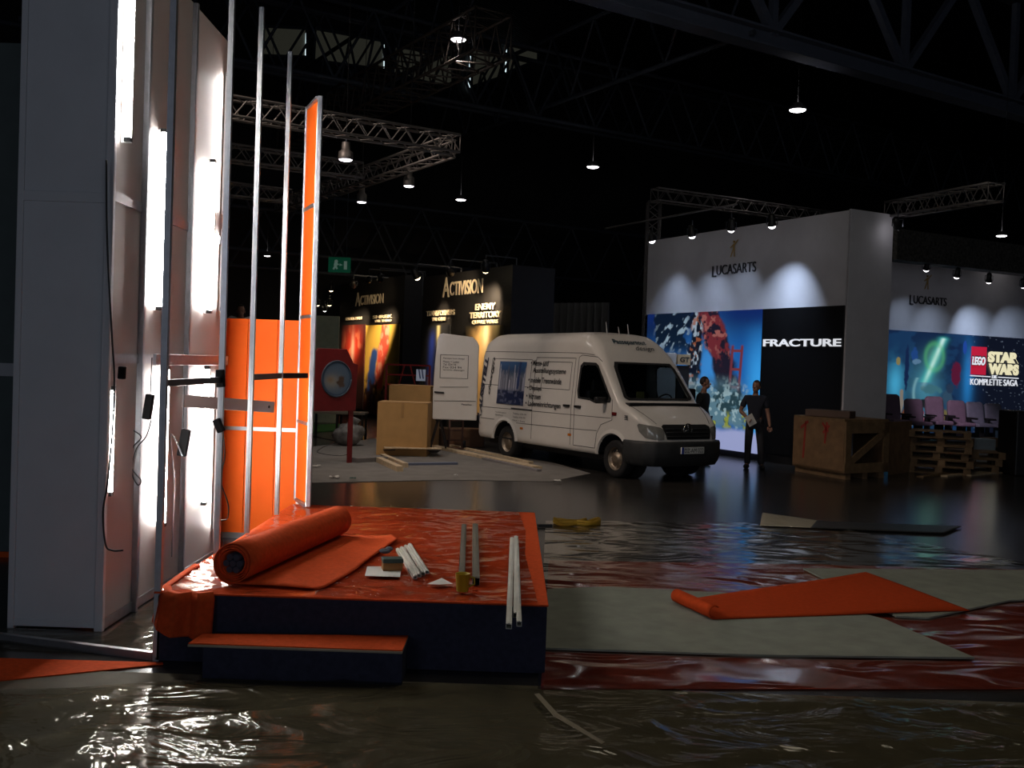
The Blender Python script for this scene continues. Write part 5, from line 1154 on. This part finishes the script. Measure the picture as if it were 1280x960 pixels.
booth_spot(475, 349, BL, 1.2, 477, 424, 2600, 34, 'warm spotlight above the yellow picture')
booth_spot(461, 350, BL, 1.5, 462, 376, 100, 60, 'warm spotlight above the lettering of the farther black wall')
for i, (x, y, m, lb) in enumerate([(414, 362, M_lensw, 'small warm lamp left of the farther black wall, upper'), (412, 380, M_lensw, 'small warm lamp left of the farther black wall, lower'), (406, 387, M_lens, 'small bluish lamp lowest beside the tall panel'), (397, 380, M_lensw, 'small warm lamp touching the tall panel edge')]):
    spotlight(x, y, 38, D(x, 480, 40), 0, lb, 'small lamps far beside the tall panel', r=.09, lens=m)
# dark grey curtain wall behind the van roof
a, b = D(668, 400, 27), D(762, 400, 25.5); mb = MB(); zt_ = D(715, 378, 26).z; n_ = (b - a).cross(Vector((0, 0, 1))).normalized()
mb.grid(lambda u, v: Vector((a.x + (b.x - a.x) * u, a.y + (b.y - a.y) * u, zt_ * v)) + n_ * .08 * sin(u * 70), 120, 2); o = mb.obj('curtain', mat('grey drape', (.045, .045, .045), .9), solid=.01); own_origin(o, (a.x, a.y, 0)); tag(o, 'dark grey pleated curtain behind the van roof', 'curtain')
# pale partition left of the farther black wall
pp = D(411, 400, 30); mb = MB(); x0, x1 = D(392, 400, 30).x, D(424, 400, 30).x; mb.box((x0, 30, .0), (x1, 30.12, D(411, 395, 30).z)); o = mb.obj('partition', mat('pale green partition', (.42, .47, .36), .7), bevel=.01); own_origin(o, (x0, 30, 0)); tag(o, 'pale green partition panel behind the red board', 'partition')
# small white truck body with a sign behind the van
px0, px1 = D(826, 450, 24.5), D(846, 450, 24.2); root = base('box_trailer', 'white box body standing behind the van with a cream lettered sign', 'trailer', (px0.x, 24.3, 0))
mb = MB(); mb.box((px0.x - .6, 24.2, .1), (px1.x, 24.8, D(840, 441, 24.2).z)); mb.obj('box_body', mat('truck white', (.50, .52, .55), .5), root, bevel=.02)
mb = MB(); s0_ = D(855, 457, 24.0); mb.box((px1.x + .01, 24.15, .1), (D(862, 450, 24.15).x, 24.6, D(857, 457, 24.15).z)); mb.obj('side_panel', M_blackwall, root, bevel=.01)
mb = MB(); xa, xb = px1.x + .01, D(863, 450, 24.1).x; za, zb_ = D(855, 456, 24.1).z, D(855, 443, 24.1).z; mb.box((xa, 24.1, za), (xb, 24.5, zb_)); mb.obj('sign', mat('cream sign', (.55, .42, .25), .6), root)
fit_text('GT', (xa + .05, 24.085, za + .06), (1, 0, 0), (0, 0, 1), (0, -1, 0), (xb - xa) * .75, (zb_ - za) * .5, M_ink, root, bold=.03); settle(root, (px0.x, 24.3, 0))
# ------------------------------------------------------------------ red board on legs
q0, q1 = G(384, 582), G(437, 579); bx = (q1 - q0).normalized(); bn = Vector((bx.y, -bx.x, 0)); W_ = (q1 - q0).length
root = base('photo_board', 'red board on two legs with a round picture, beside the cartons', 'board', (q0 + q1) / 2)
zb = D(415, 513, 18.5).z; zt_ = D(415, 436, 18.5).z; zc = zt_ - .28
B2 = lambda a, z, o=0: q0 + bx * a + bn * o + Vector((0, 0, z))
mb = MB(); mb.prism([B2(-.08, zb), B2(W_ + .08, zb), B2(W_ + .10, zc), B2(W_ + .0, zc + .03), B2(W_ - .16, zt_), B2(.14, zt_), B2(-.02, zc + .05), B2(-.10, zc)], bn * .03); mb.obj('panel', M_red, root, bevel=.006)
for a in (.0, W_ - .0):
    mb = MB(); mb.bar(B2(a, 0, -.015), B2(a, zb + .3, -.015), .10, .03, bn); mb.obj('leg', M_red, root)
cc = B2(W_ * .60, (zb + zt_) / 2 + .02, .036)
def roundpic(u, v):
    th = u * 2 * pi; c = np.zeros(u.shape + (3,)); x = v * np.cos(th); y = v * np.sin(th); n = fbm(x + 3, y + 3, 5, 15); c[:] = (.10, .15, .22); c = blend(c, (.32, .30, .26), np.exp(-((x + .3) ** 2 * 3 + (y + .15) ** 2 * 6))); c = blend(c, (.10, .06, .04), 1 - sstep(.3, .45, np.hypot((x - .3) * 1.4, y + .15) + .4 * (n - .5))); c = blend(c, (.30, .20, .12), np.exp(-((x + .45) ** 2 * 20 + (y + .05) ** 2 * 30))); c = blend(c, (.05, .09, .16), sstep(.88, .95, v)); return c
mb = MB(); NU, NV = 48, 16; mb.grid(lambda u, v: cc + bx * (.31 * v * cos(2*pi*u)) + Vector((0, 0, .31 * v * sin(2*pi*u))), NU, NV, False); uu, vv = np.meshgrid(np.linspace(0, 1, NU+1), np.linspace(0, 1, NV+1)); cl = np.clip(roundpic(uu, vv), 0, 1).reshape(-1, 3)
o = mb.obj('round_picture', M_print, root); at = o.data.color_attributes.new('print', 'FLOAT_COLOR', 'POINT'); at.data.foreach_set('color', np.hstack([cl, np.ones((len(cl), 1))]).astype(np.float32).ravel())
mb = MB(); mb.tube([cc + bx * (.325 * cos(2*pi*k/40)) + Vector((0, 0, .325 * sin(2*pi*k/40))) for k in range(41)], .016, 6); mb.obj('round_rim', mat('dull blue rim', (.05, .07, .10), .5), root)
settle(root, (q0 + q1) / 2)
# ------------------------------------------------------------------ cartons
def carton(label, pl, pr, depth, ztop_px, Y, tape=True):
    a = Vector(pl); b = Vector(pr); e = (b - a).normalized(); n = Vector((-e.y, e.x, 0)); h = ztop_px
    root = base('carton', label, 'carton', a); mb = MB()
    mb.prism([a, b, b + n * depth, a + n * depth], (0, 0, h)); mb.obj('carton_body', M_card, root, bevel=.008)
    mb = MB(); f = [a + Vector((0, 0, h + .003)), b + Vector((0, 0, h + .003)), b + n * depth * .49 + Vector((0, 0, h + .006)), a + n * depth * .49 + Vector((0, 0, h + .006))]; mb.prism(f, (0, 0, .005)); mb.prism([p + n * depth * .5 for p in f], (0, 0, .005)); mb.obj('flap', mat('carton flap', (.40, .23, .09), .85), root)
    mb = MB(); m_ = (a + b) / 2; mb.bar(m_ - n * .002 + Vector((0, 0, h * .72)), m_ - n * .002 + Vector((0, 0, h)), .06, .004, n); mb.obj('tape', mat('brown tape', (.36, .20, .07), .4), root) if tape else mb.bm.free()
    return settle(root, a)
c0 = G(455, 566); c1 = D(530, 568, 21.0); c1.z = 0; a = G(470, 569); b = D(533, 568, 20.3); b.z = 0
carton('large brown carton standing behind the timber, taller of the two', a, b, .75, D(500, 503, 20.5).z, 20.5)
mb = MB()
a = D(484, 560, 22.5); b = D(536, 560, 22.2); a.z = b.z = 0; carton('smaller carton behind the large one, its top just above it', a, b, .6, D(510, 482, 22.4).z, 22, False)
# red rail frame with a small sign
a = D(482, 500, 24.5); b = D(536, 500, 24.2); root = base('rail_frame', 'dark red metal rail frame standing behind the cartons', 'rail', (a.x, a.y, 0)); z0, z1 = D(500, 481, 24.4).z, D(500, 456, 24.4).z
a.z = b.z = 0; Z = Vector((0, 0, 1))
for k in range(2):
    mb = MB(); p = a.lerp(b, k); mb.bar(p, p + Z * z1, .05, .05); mb.obj('post', M_red, root)
mb = MB()
for z in (z1, (z0 + z1) / 2, z0): mb.bar(a + Z * z, b + Z * z, .04, .04)
mb.bar(a + Z * z0 + (b - a) * .3, a + Z * z1 + (b - a) * .42, .03, .03); mb.bar(a + Z * z1 + (b - a) * .55, a + Z * z0 + (b - a) * .68, .03, .03); mb.obj('rail', M_red, root); settle(root, (a.x, a.y, 0))
a = D(520, 476, 24.0); b = D(532, 462, 24.0); root = base('small_sign', 'small white sign with two slanting blue strokes by the van door', 'sign', a)
mb = MB(); mb.box((a.x, 24.0, a.z), (b.x, 24.02, b.z)); mb.obj('sign_plate', mat('sign white', (.55, .60, .72), .5, emit=(.5, .6, .8), estr=.12), root)
mb = MB(); w_ = b.x - a.x; h_ = b.z - a.z
for k in (.22, .55): mb.prism([(a.x + w_ * k, 23.99, b.z), (a.x + w_ * (k + .13), 23.99, b.z), (a.x + w_ * (k + .3), 23.99, a.z + h_ * .2), (a.x + w_ * (k + .17), 23.99, a.z + h_ * .2)], (0, .01, 0))
mb.obj('stroke', mat('blue stroke', (.03, .06, .20), .5), root)
mb = MB(); mb.box((a.x + w_ * .3, 24.02, 0), (a.x + w_ * .7, 24.06, a.z + .05)); mb.obj('stand', M_black, root); settle(root, (a.x, 24, 0))
# ------------------------------------------------------------------ timber on the floor
def plank(pa, pb, w, h, m, label, z=0.0, group='timber lying before the van'):
    a = Vector(pa); b = Vector(pb); a.z = b.z = z + h / 2; mb = MB(); mb.bar(a, b, w, h); o = mb.obj('plank', m, bevel=.004); own_origin(o, a); return tag(o, label, 'plank', group)
plank(G(474, 578), G(500, 590), .12, .10, M_pale, 'short pale timber block nearest, lying before the blue plank')
plank(G(478, 573), G(507, 585), .10, .09, M_pale, 'second short pale timber block behind the nearest one', .0)
plank(G(495, 582), G(571, 581), .12, .05, mat('blue grey plank', (.13, .15, .22), .6), 'blue grey plank beside the short timber blocks')
plank(G(533, 558), G(672, 587), .20, .06, M_pale, 'long wide pale board leading towards the van front wheel')
plank(G(540, 553), G(664, 580), .10, .05, M_pale, 'long narrow pale batten lying along the wide board', .0)
plank(G(605, 575), G(674, 590), .10, .05, mat('grey plank', (.22, .20, .20), .6), 'grey batten along the near edge of the wide board')
for i in range(4): plank(G(474 + i * 2, 566 + i * 1.5), G(545 + i * 2, 566 + i * 1.8), .25, .022, M_pale if i == 3 else M_darkbar, ['lowest dark slat of the pile before the large carton', 'second dark slat of the pile before the large carton', 'third dark slat of the pile before the large carton', 'pale top slat of the pile before the large carton'][i], .055 * i, 'slats piled before the large carton')
plank(G(440, 578), G(478, 576), .35, .09, mat('grey foam', (.19, .17, .16), .9), 'grey block at the foot of the red board', 0, None)
# plastic bag
c = G(434, 557); root = base('plastic_bag', 'crumpled grey plastic bag behind the red board leg', 'bag', c); mb = MB(); mb.ball((0, 0, .26), (.36, .3, .27), None, 24, 16)
for v in mb.bm.verts:
    d = v.co.normalized(); k = 1 + .5 * nz(v.co.x * 5, v.co.y * 5 + v.co.z * 6, 1.0, 3); v.co = Vector((v.co.x * k, v.co.y * k, max(0, v.co.z * k)))
mb.obj('bag_body', mat('grey film bag', (.22, .21, .20), .25, var=.4, scale=8, bump=.5, bscale=14), root); mb = MB(); mb.cyl((0.1, 0, .42), (.18, 0, .62), .05, .12, 10, False); mb.obj('tied_neck', MATS['grey film bag'], root, solid=.004)
# trestle and trolley under the open van door
a = D(548, 560, 22.0); a.z = 0; root = base('trestle', 'dark trestle stand below the open van door', 'trestle', a)
for dx in (-.12, .12):
    for dy in (-.2, .2): mb = MB(); mb.bar((dx * 1.6, dy, 0), (dx * .2, dy, .68), .035, .035); mb.obj('leg', M_darkbar, root)
mb = MB(); mb.box((-.06, -.3, .66), (.06, .3, .71)); mb.obj('top_bar', M_darkbar, root)
a = D(569, 560, 22.3); a.z = 0; root = base('hand_truck', 'brown hand truck leaning behind the van tail', 'hand truck', a)
mb = MB(); mb.bar((-.15, 0, .05), (-.15, .25, .95), .04, .04); mb.bar((.15, 0, .05), (.15, .25, .95), .04, .04)
for k in range(4): mb.bar((-.15, .05 + .06 * k, .2 + .22 * k), (.15, .05 + .06 * k, .2 + .22 * k), .03, .03)
mb.obj('frame', mat('rust frame', (.10, .04, .025), .6), root); mb = MB(); mb.box((-.2, -.2, .03), (.2, .02, .045)); mb.obj('toe_plate', MATS['rust frame'], root)
for s in (-.2, .2): mb = MB(); mb.cyl((s - .03, .06, .1), (s + .03, .06, .1), .1, n=16); mb.obj('wheel', M_rubber, root)
mb = MB(); a = D(551, 553, 23.0); mb.box((-1.0, 0, 0), (1.0, .5, .42)); o = mb.obj('crate', mat('brown chest', (.12, .06, .03), .7), loc=(a.x, 23.0, 0), bevel=.02); tag(o, 'low brown chest behind the open van door', 'chest')
# green mat and far cable
carpet('floor_mat', [(388, 541), (428, 538), (430, 530), (388, 532)], .002, .02, mat('green mat', (.03, .16, .03), .9), 'bright green floor mat far behind the red board', 'mat')
cable([G(x, y, .008) for x, y in ((390, 545), (405, 548), (420, 552), (402, 560), (398, 566), (425, 570), (440, 566))], 'thin dark cable looping over the grey carpet by the red board', .012)
# exit sign
a = D(410, 340, 28); b = D(438, 322, 28); root = base('exit_sign', 'green lit escape route sign hanging over the farther black wall', 'sign', ((a.x + b.x) / 2, 28, a.z))
mb = MB(); mb.box((a.x, 28, a.z), (b.x, 28.1, b.z)); mb.obj('sign_box', mat('sign green', (.004, .06, .032), .4, emit=(.0, .30, .14), estr=.06), root, bevel=.01)
w_ = b.x - a.x; h_ = b.z - a.z; M_sg = mat('sign pale', (.4, .5, .45), .5, emit=(.5, .8, .65), estr=.07); mb = MB()
mb.box((a.x + w_ * .72, 27.98, a.z + h_ * .2), (a.x + w_ * .86, 28, a.z + h_ * .75)); mb.ball((a.x + w_ * .36, 27.99, a.z + h_ * .72), (.05, .02, .05)); mb.bar((a.x + w_ * .36, 27.985, a.z + h_ * .65), (a.x + w_ * .33, 27.985, a.z + h_ * .42), .02, .09)
mb.bar((a.x + w_ * .33, 27.985, a.z + h_ * .42), (a.x + w_ * .24, 27.985, a.z + h_ * .18), .02, .05); mb.bar((a.x + w_ * .33, 27.985, a.z + h_ * .42), (a.x + w_ * .42, 27.985, a.z + h_ * .22), .02, .05); mb.bar((a.x + w_ * .35, 27.985, a.z + h_ * .6), (a.x + w_ * .48, 27.985, a.z + h_ * .5), .02, .04)
mb.prism([(a.x + w_ * .52, 27.985, a.z + h_ * .42), (a.x + w_ * .66, 27.985, a.z + h_ * .5), (a.x + w_ * .52, 27.985, a.z + h_ * .58)], (0, .015, 0)); mb.obj('pictogram', M_sg, root)
mb = MB(); mb.cyl((a.x + w_ * .2, 28.05, b.z), (a.x + w_ * .2, 28.05, b.z + 3), .012, n=5); mb.cyl((a.x + w_ * .8, 28.05, b.z), (a.x + w_ * .8, 28.05, b.z + 3), .012, n=5); mb.obj('hanger', M_steel, root); settle(root, ((a.x + b.x) / 2, 28, a.z))

# ------------------------------------------------------------------ wooden crate and pallets at the right
M_ply = mat('plywood', (.20, .115, .055), .75, var=.2, scale=6); M_cr = mat('crate timber', (.19, .115, .055), .75, var=.2, scale=9); M_spray = mat('red spray paint', (.32, .03, .02), .8)
cA, cB, cC = G(990, 589), G(1053, 600), G(1108, 597)
hA = D(1053, 527, cB.y).z
root = base('crate', 'large wooden crate with red paint marks and a diagonal brace at its open side', 'crate', cB)
eL = (cA - cB); eR = (cC - cB); nL = Vector((eL.y, -eL.x, 0)).normalized(); nL = nL if nL.dot(CAM - cB) > 0 else -nL; nR = Vector((eR.y, -eR.x, 0)).normalized(); nR = nR if nR.dot(CAM - cB) > 0 else -nR
Z = Vector((0, 0, 1)); zb = .12
mb = MB(); mb.prism([cB + Z * zb, cA + Z * zb, cA + Z * hA, cB + Z * hA], -nL * .03); mb.obj('side_board', M_ply, root)
bk = cA + eR; mb = MB(); mb.prism([cA + Z * zb, bk + Z * zb, bk + Z * hA, cA + Z * hA], Vector(nR) * .03); mb.prism([bk + Z * zb, cC + Z * zb, cC + Z * hA, bk + Z * hA], nL * .03); mb.obj('far_board', M_ply, root)
mb = MB(); mb.prism([cB + Z * hA, cC + Z * hA, bk + Z * hA, cA + Z * hA], Z * .04); mb.obj('lid', M_cr, root)
mb = MB(); mb.prism([cB + Z * zb, cC + Z * zb, bk + Z * zb, cA + Z * zb], Z * .04); mb.obj('bottom_board', M_cr, root)
def crate_bar(t0, z0, t1, z1, w): mb = MB(); mb.bar(cB + eR * t0 + Z * z0 + nR * .02, cB + eR * t1 + Z * z1 + nR * .02, .04, w, nR.cross(Z)) if 0 else mb.bar(cB + eR * t0 + Z * z0 + nR * .02, cB + eR * t1 + Z * z1 + nR * .02, w, .04, nR); return mb
for t0, z0, t1, z1, w in ((0, zb + .09, 1, zb + .09, .18), (0, hA - .11, 1, hA - .11, .22), (.07, zb, .07, hA, .16), (.93, zb, .93, hA, .16)): crate_bar(t0, z0, t1, z1, w).obj('frame_board', M_cr, root)
crate_bar(.12, zb + .2, .90, hA - .2, .13).obj('diagonal_brace', M_cr, root)
mb = MB()
for t in (.12, .45, .52): 
    pass
for (t, z0, z1, w) in ((.78, .3, hA - .06, .05), (.36, hA - .45, hA - .04, .05)): mb.bar(cB + eL * t + Z * z0 + nL * .004, cB + eL * (t - .03) + Z * z1 + nL * .004, w, .004, nL)
mb.bar(cB + eL * .30 + Z * (hA - .22) + nL * .004, cB + eL * .42 + Z * (hA - .06) + nL * .004, .05, .004, nL); mb.bar(cB + eL * .40 + Z * (hA - .25) + nL * .004, cB + eL * .28 + Z * (hA - .10) + nL * .004, .05, .004, nL); mb.bar(cB + eL * .85 + Z * (hA - .2) + nL * .004, cB + eL * .70 + Z * (hA - .06) + nL * .004, .05, .004, nL)
mb.split('paint_mark', M_spray, root)
for t in (.12, .5, .88):
    mb = MB(); mb.bar(cB + eR * t + Z * .06, cA + eR * t + Z * .06, .12, .12); mb.obj('skid', M_cr, root)
settle(root, cB)
a = D(1006, 524, 19.6); b = D(1062, 524, 19.0); a.z = b.z = hA + .045; mb = MB(); n_ = Vector((.5, .8, 0)) * .5; mb.prism([a, b, b + n_, a + n_], (0, 0, .13)); o = mb.obj('slab', mat('dark board', (.10, .06, .045), .7), bevel=.01); own_origin(o, a); tag(o, 'dark slab lying on the top of the wooden crate', 'slab')
a = G(1110, 594); b = G(1136, 590); mb = MB(); mb.prism([a, b, b + Z * 1.05 + Vector((.06, .1, 0)), a + Z * 1.05 + Vector((.0, .1, 0))], Vector((.02, .04, 0))); o = mb.obj('plywood_sheet', M_ply); own_origin(o, a); tag(o, 'plywood sheet leaning upright at the right of the wooden crate', 'plywood sheet')
def make_pallet(label, loc, rotz, group):
    root = base('pallet', label, 'pallet', loc, rotz, group)
    for k in range(5): mb = MB(); mb.box((-.6, -.4 + k * .1625, .122), (.6, -.4 + k * .1625 + .12, .144)); mb.obj('deck_board', M_cr, root)
    for x in (-.53, 0, .53):
        mb = MB(); mb.box((x - .07, -.4, .100), (x + .07, .4, .122)); mb.obj('cross_board', M_cr, root)
    for y in (-.35, 0, .35):
        for x in (-.53, 0, .53): mb = MB(); mb.box((x - .07, y - .05, .022), (x + .07, y + .05, .1)); mb.obj('block', M_cr, root)
        mb = MB(); mb.box((-.6, y - .05, 0), (.6, y + .05, .022)); mb.obj('runner', M_cr, root)
    return root
pc = D(1174, 592, 20.8); pc.z = 0; ord_ = ['lowest pallet of the tall stack beside the wooden crate', 'second pallet from the floor in the tall stack', 'third pallet from the floor in the tall stack', 'fourth pallet from the floor in the tall stack', 'fifth pallet from the floor in the tall stack', 'topmost pallet of the tall stack below the seats']
p0 = make_pallet(ord_[0], pc, -.45, 'pallets in the tall stack')
for i in range(1, 6): dup(p0, pc + Vector((.06 * sin(i * 2.1), .05 * cos(i * 3), .146 * i)), -.45 + .05 * sin(i * 4), ord_[i], 'pallets in the tall stack')
pc2 = D(1206, 590, 21.4); pc2.z = 0; o2 = ['lowest pallet of the low stack under the end seats', 'middle pallet of the low stack under the end seats', 'top pallet of the low stack under the end seats']
for i in range(3): dup(p0, pc2 + Vector((.05 * i, 0, .146 * i)), -.3 + .06 * i, o2[i], 'pallets in the low stack')
pc3 = D(1232, 586, 22.5); pc3.z = 0; bx_ = pc3 + Vector((.2, .3, 0))
for i, (x, y0, y1, w, Y, col, lb) in enumerate([(1232, 572, 549, 24, 22.8, (.34, .42, .50), 'pale blue carton under the seat row'), (1250, 579, 566, 30, 22.4, (.45, .45, .46), 'flat white carton beside the low pallet stack'), (1245, 558, 548, 18, 23.2, (.20, .13, .08), 'brown box under the last seat'), (1260, 546, 540, 9, 23.2, (.2, .35, .6), 'small blue box at the foot of the last seat')]):
    a = D(x - w / 2, y0, Y); b = D(x + w / 2, y0, Y); h = D(x, y1, Y).z; zb_ = 0 if i < 2 else .40
    a.z = zb_; mb = MB(); mb.box((0, 0, 0), (b.x - a.x, .45, h - zb_)); o = mb.obj('carton', mat('stacked box %d' % i, col, .7), loc=a, bevel=.006); tag(o, lb, 'box')
    if i == 2:
        mb = MB(); mb.box((-.05, -.05, 0), (b.x - a.x + .35, .5, zb_ - .002)); o = mb.obj('low_table', M_blackwall, loc=(a.x, a.y, 0)); tag(o, ['', '', 'dark stand under the brown box by the seats', 'dark stand under the small blue box by the seats'][i], 'stand')
for i in range(3): plank(G(1150 + i * 30, 597 - i), G(1245 + i * 14, 585 + i * 2), .14, .03, M_pale if i else M_cr, ['brown board lying before the low pallet stack', 'pale board lying beside the low pallet stack', 'pale board reaching towards the black chest'][i], .0, 'boards before the pallets')
mb = MB(); a = D(1268, 600, 20.5); a.z = 0; mb.box((0, 0, 0), (1.2, .8, D(1270, 514, 20.5).z)); o = mb.obj('flight_case', M_black, loc=a, bevel=.03); tag(o, 'tall black chest cut by the right picture edge', 'chest')
c = G(1276, 590); mb = MB(); mb.ball((0, 0, .08), (.22, .2, .10), None, 16, 8)
for v in mb.bm.verts: v.co *= 1 + .4 * nz(v.co.x * 9, v.co.y * 9, 1.0, 2); v.co.z = max(0, v.co.z)
o = mb.obj('plastic_wrap', mat('white wrap', (.45, .45, .46), .4), loc=c - Vector((0, 1.1, 0))); tag(o, 'crumpled white wrap on the floor before the black chest', 'plastic wrap')
# ------------------------------------------------------------------ seats on a low stage
M_lil = mat('lilac upholstery', (.23, .16, .22), .85, var=.1); M_gr = mat('grey seat cover', (.20, .21, .27), .6, var=.15)
def make_seat(label, loc, rotz, cloth, group):
    root = base('cinema_seat', label, 'seat', loc, rotz, group)
    mb = MB()
    def bk(u, v):
        a = u * 2 * pi; ca, sa = cos(a), sin(a); z = .42 + .62 * v; w = .245 * (1 - .10 * abs(v - .45)) ; d = .065
        if v > .9: w *= 1 - .25 * ((v - .9) / .1) ** 2; d *= 1 - .5 * ((v - .9) / .1)
        sx = w * (abs(ca) ** .45) * (1 if ca > 0 else -1); sy = d * (abs(sa) ** .6) * (1 if sa > 0 else -1); return Vector((sx, .16 + sy + .10 * v, z))
    mb.grid(bk, 32, 14); f = [v for v in mb.bm.verts]; mb.face([bk(k / 32, 1) for k in range(32)]); bmesh.ops.remove_doubles(mb.bm, verts=mb.bm.verts, dist=.0005); mb.obj('backrest', cloth, root)
    mb = MB(); mb.box((-.22, -.28, .36), (.22, .14, .46)); mb.obj('cushion', cloth, root, bevel=.03)
    for s in (-1, 1): mb = MB(); mb.box((s * .25 - .025, -.25, .56), (s * .25 + .025, .2, .60)); mb.box((s * .25 - .02, .0, .1), (s * .25 + .02, .12, .56)); mb.obj('armrest', M_black, root, bevel=.01)
    mb = MB(); mb.box((-.06, -.1, 0), (.06, .1, .38)); mb.box((-.2, -.2, 0), (.2, .2, .03)); mb.obj('pedestal', M_black, root)
    return root
lbl = ['lilac seat nearest the white end face, first in the row', 'second lilac seat in the row', 'third lilac seat, tallest in the row', 'fourth lilac seat, next to the grey covered ones', 'first grey covered seat in the row', 'last grey covered seat at the row end']
XS = [1120, 1149, 1175, 1203, 1226, 1249]; TOP = [493, 499, 496, 501, 503, 505]
sl0 = D(1100, 560, 24.6); sl1 = D(1262, 560, 25.9); stz = .42
P_ = [sl0 - RW.n * -.6, sl1 - RW.n * -.6, sl1 + RW.n * -.8, sl0 + RW.n * -.8]
for p in P_: p.z = 0
mb = MB(); mb.prism(P_, (0, 0, stz)); o = mb.obj('seat_stage', M_blackwall, bevel=.01); own_origin(o, P_[0]); tag(o, 'low black stage carrying the row of seats', 'stage')
sr = atan2(RW.e.y, RW.e.x) * .45
protos = {}
for i, x in enumerate(XS):
    t = (x - 1100) / 162; Y = 24.6 + 1.3 * t; p = D(x, 500, Y); p.z = stz; s_ = None
    cloth = M_lil if i < 4 else M_gr
    if cloth not in protos: protos[cloth] = s_ = make_seat(lbl[i], p, sr, cloth, 'seat row before the space picture')
    else: s_ = dup(protos[cloth], p, sr, lbl[i], 'seat row before the space picture')
    k = (D(x, TOP[i], Y).z - stz) / 1.04; s_.scale = (1.06, 1.0, k)

# dark work table far behind the red board
a = D(386, 514, 24.0); b = D(456, 516, 24.0); root = base('work_table', 'long dark work table with a pale edge behind the red board', 'table', (a.x, 24.0, 0)); w_ = b.x - a.x
mb = MB(); mb.box((0, 0, a.z - .05), (w_, .7, a.z)); mb.obj('tabletop', mat('dull pale top', (.20, .16, .12), .7), root, bevel=.004)
for x in (.06, w_ * .5, w_ - .06):
    for y in (.06, .64): mb = MB(); mb.box((x - .025, y - .025, 0), (x + .025, y + .025, a.z - .05)); mb.obj('leg', M_darkbar, root)
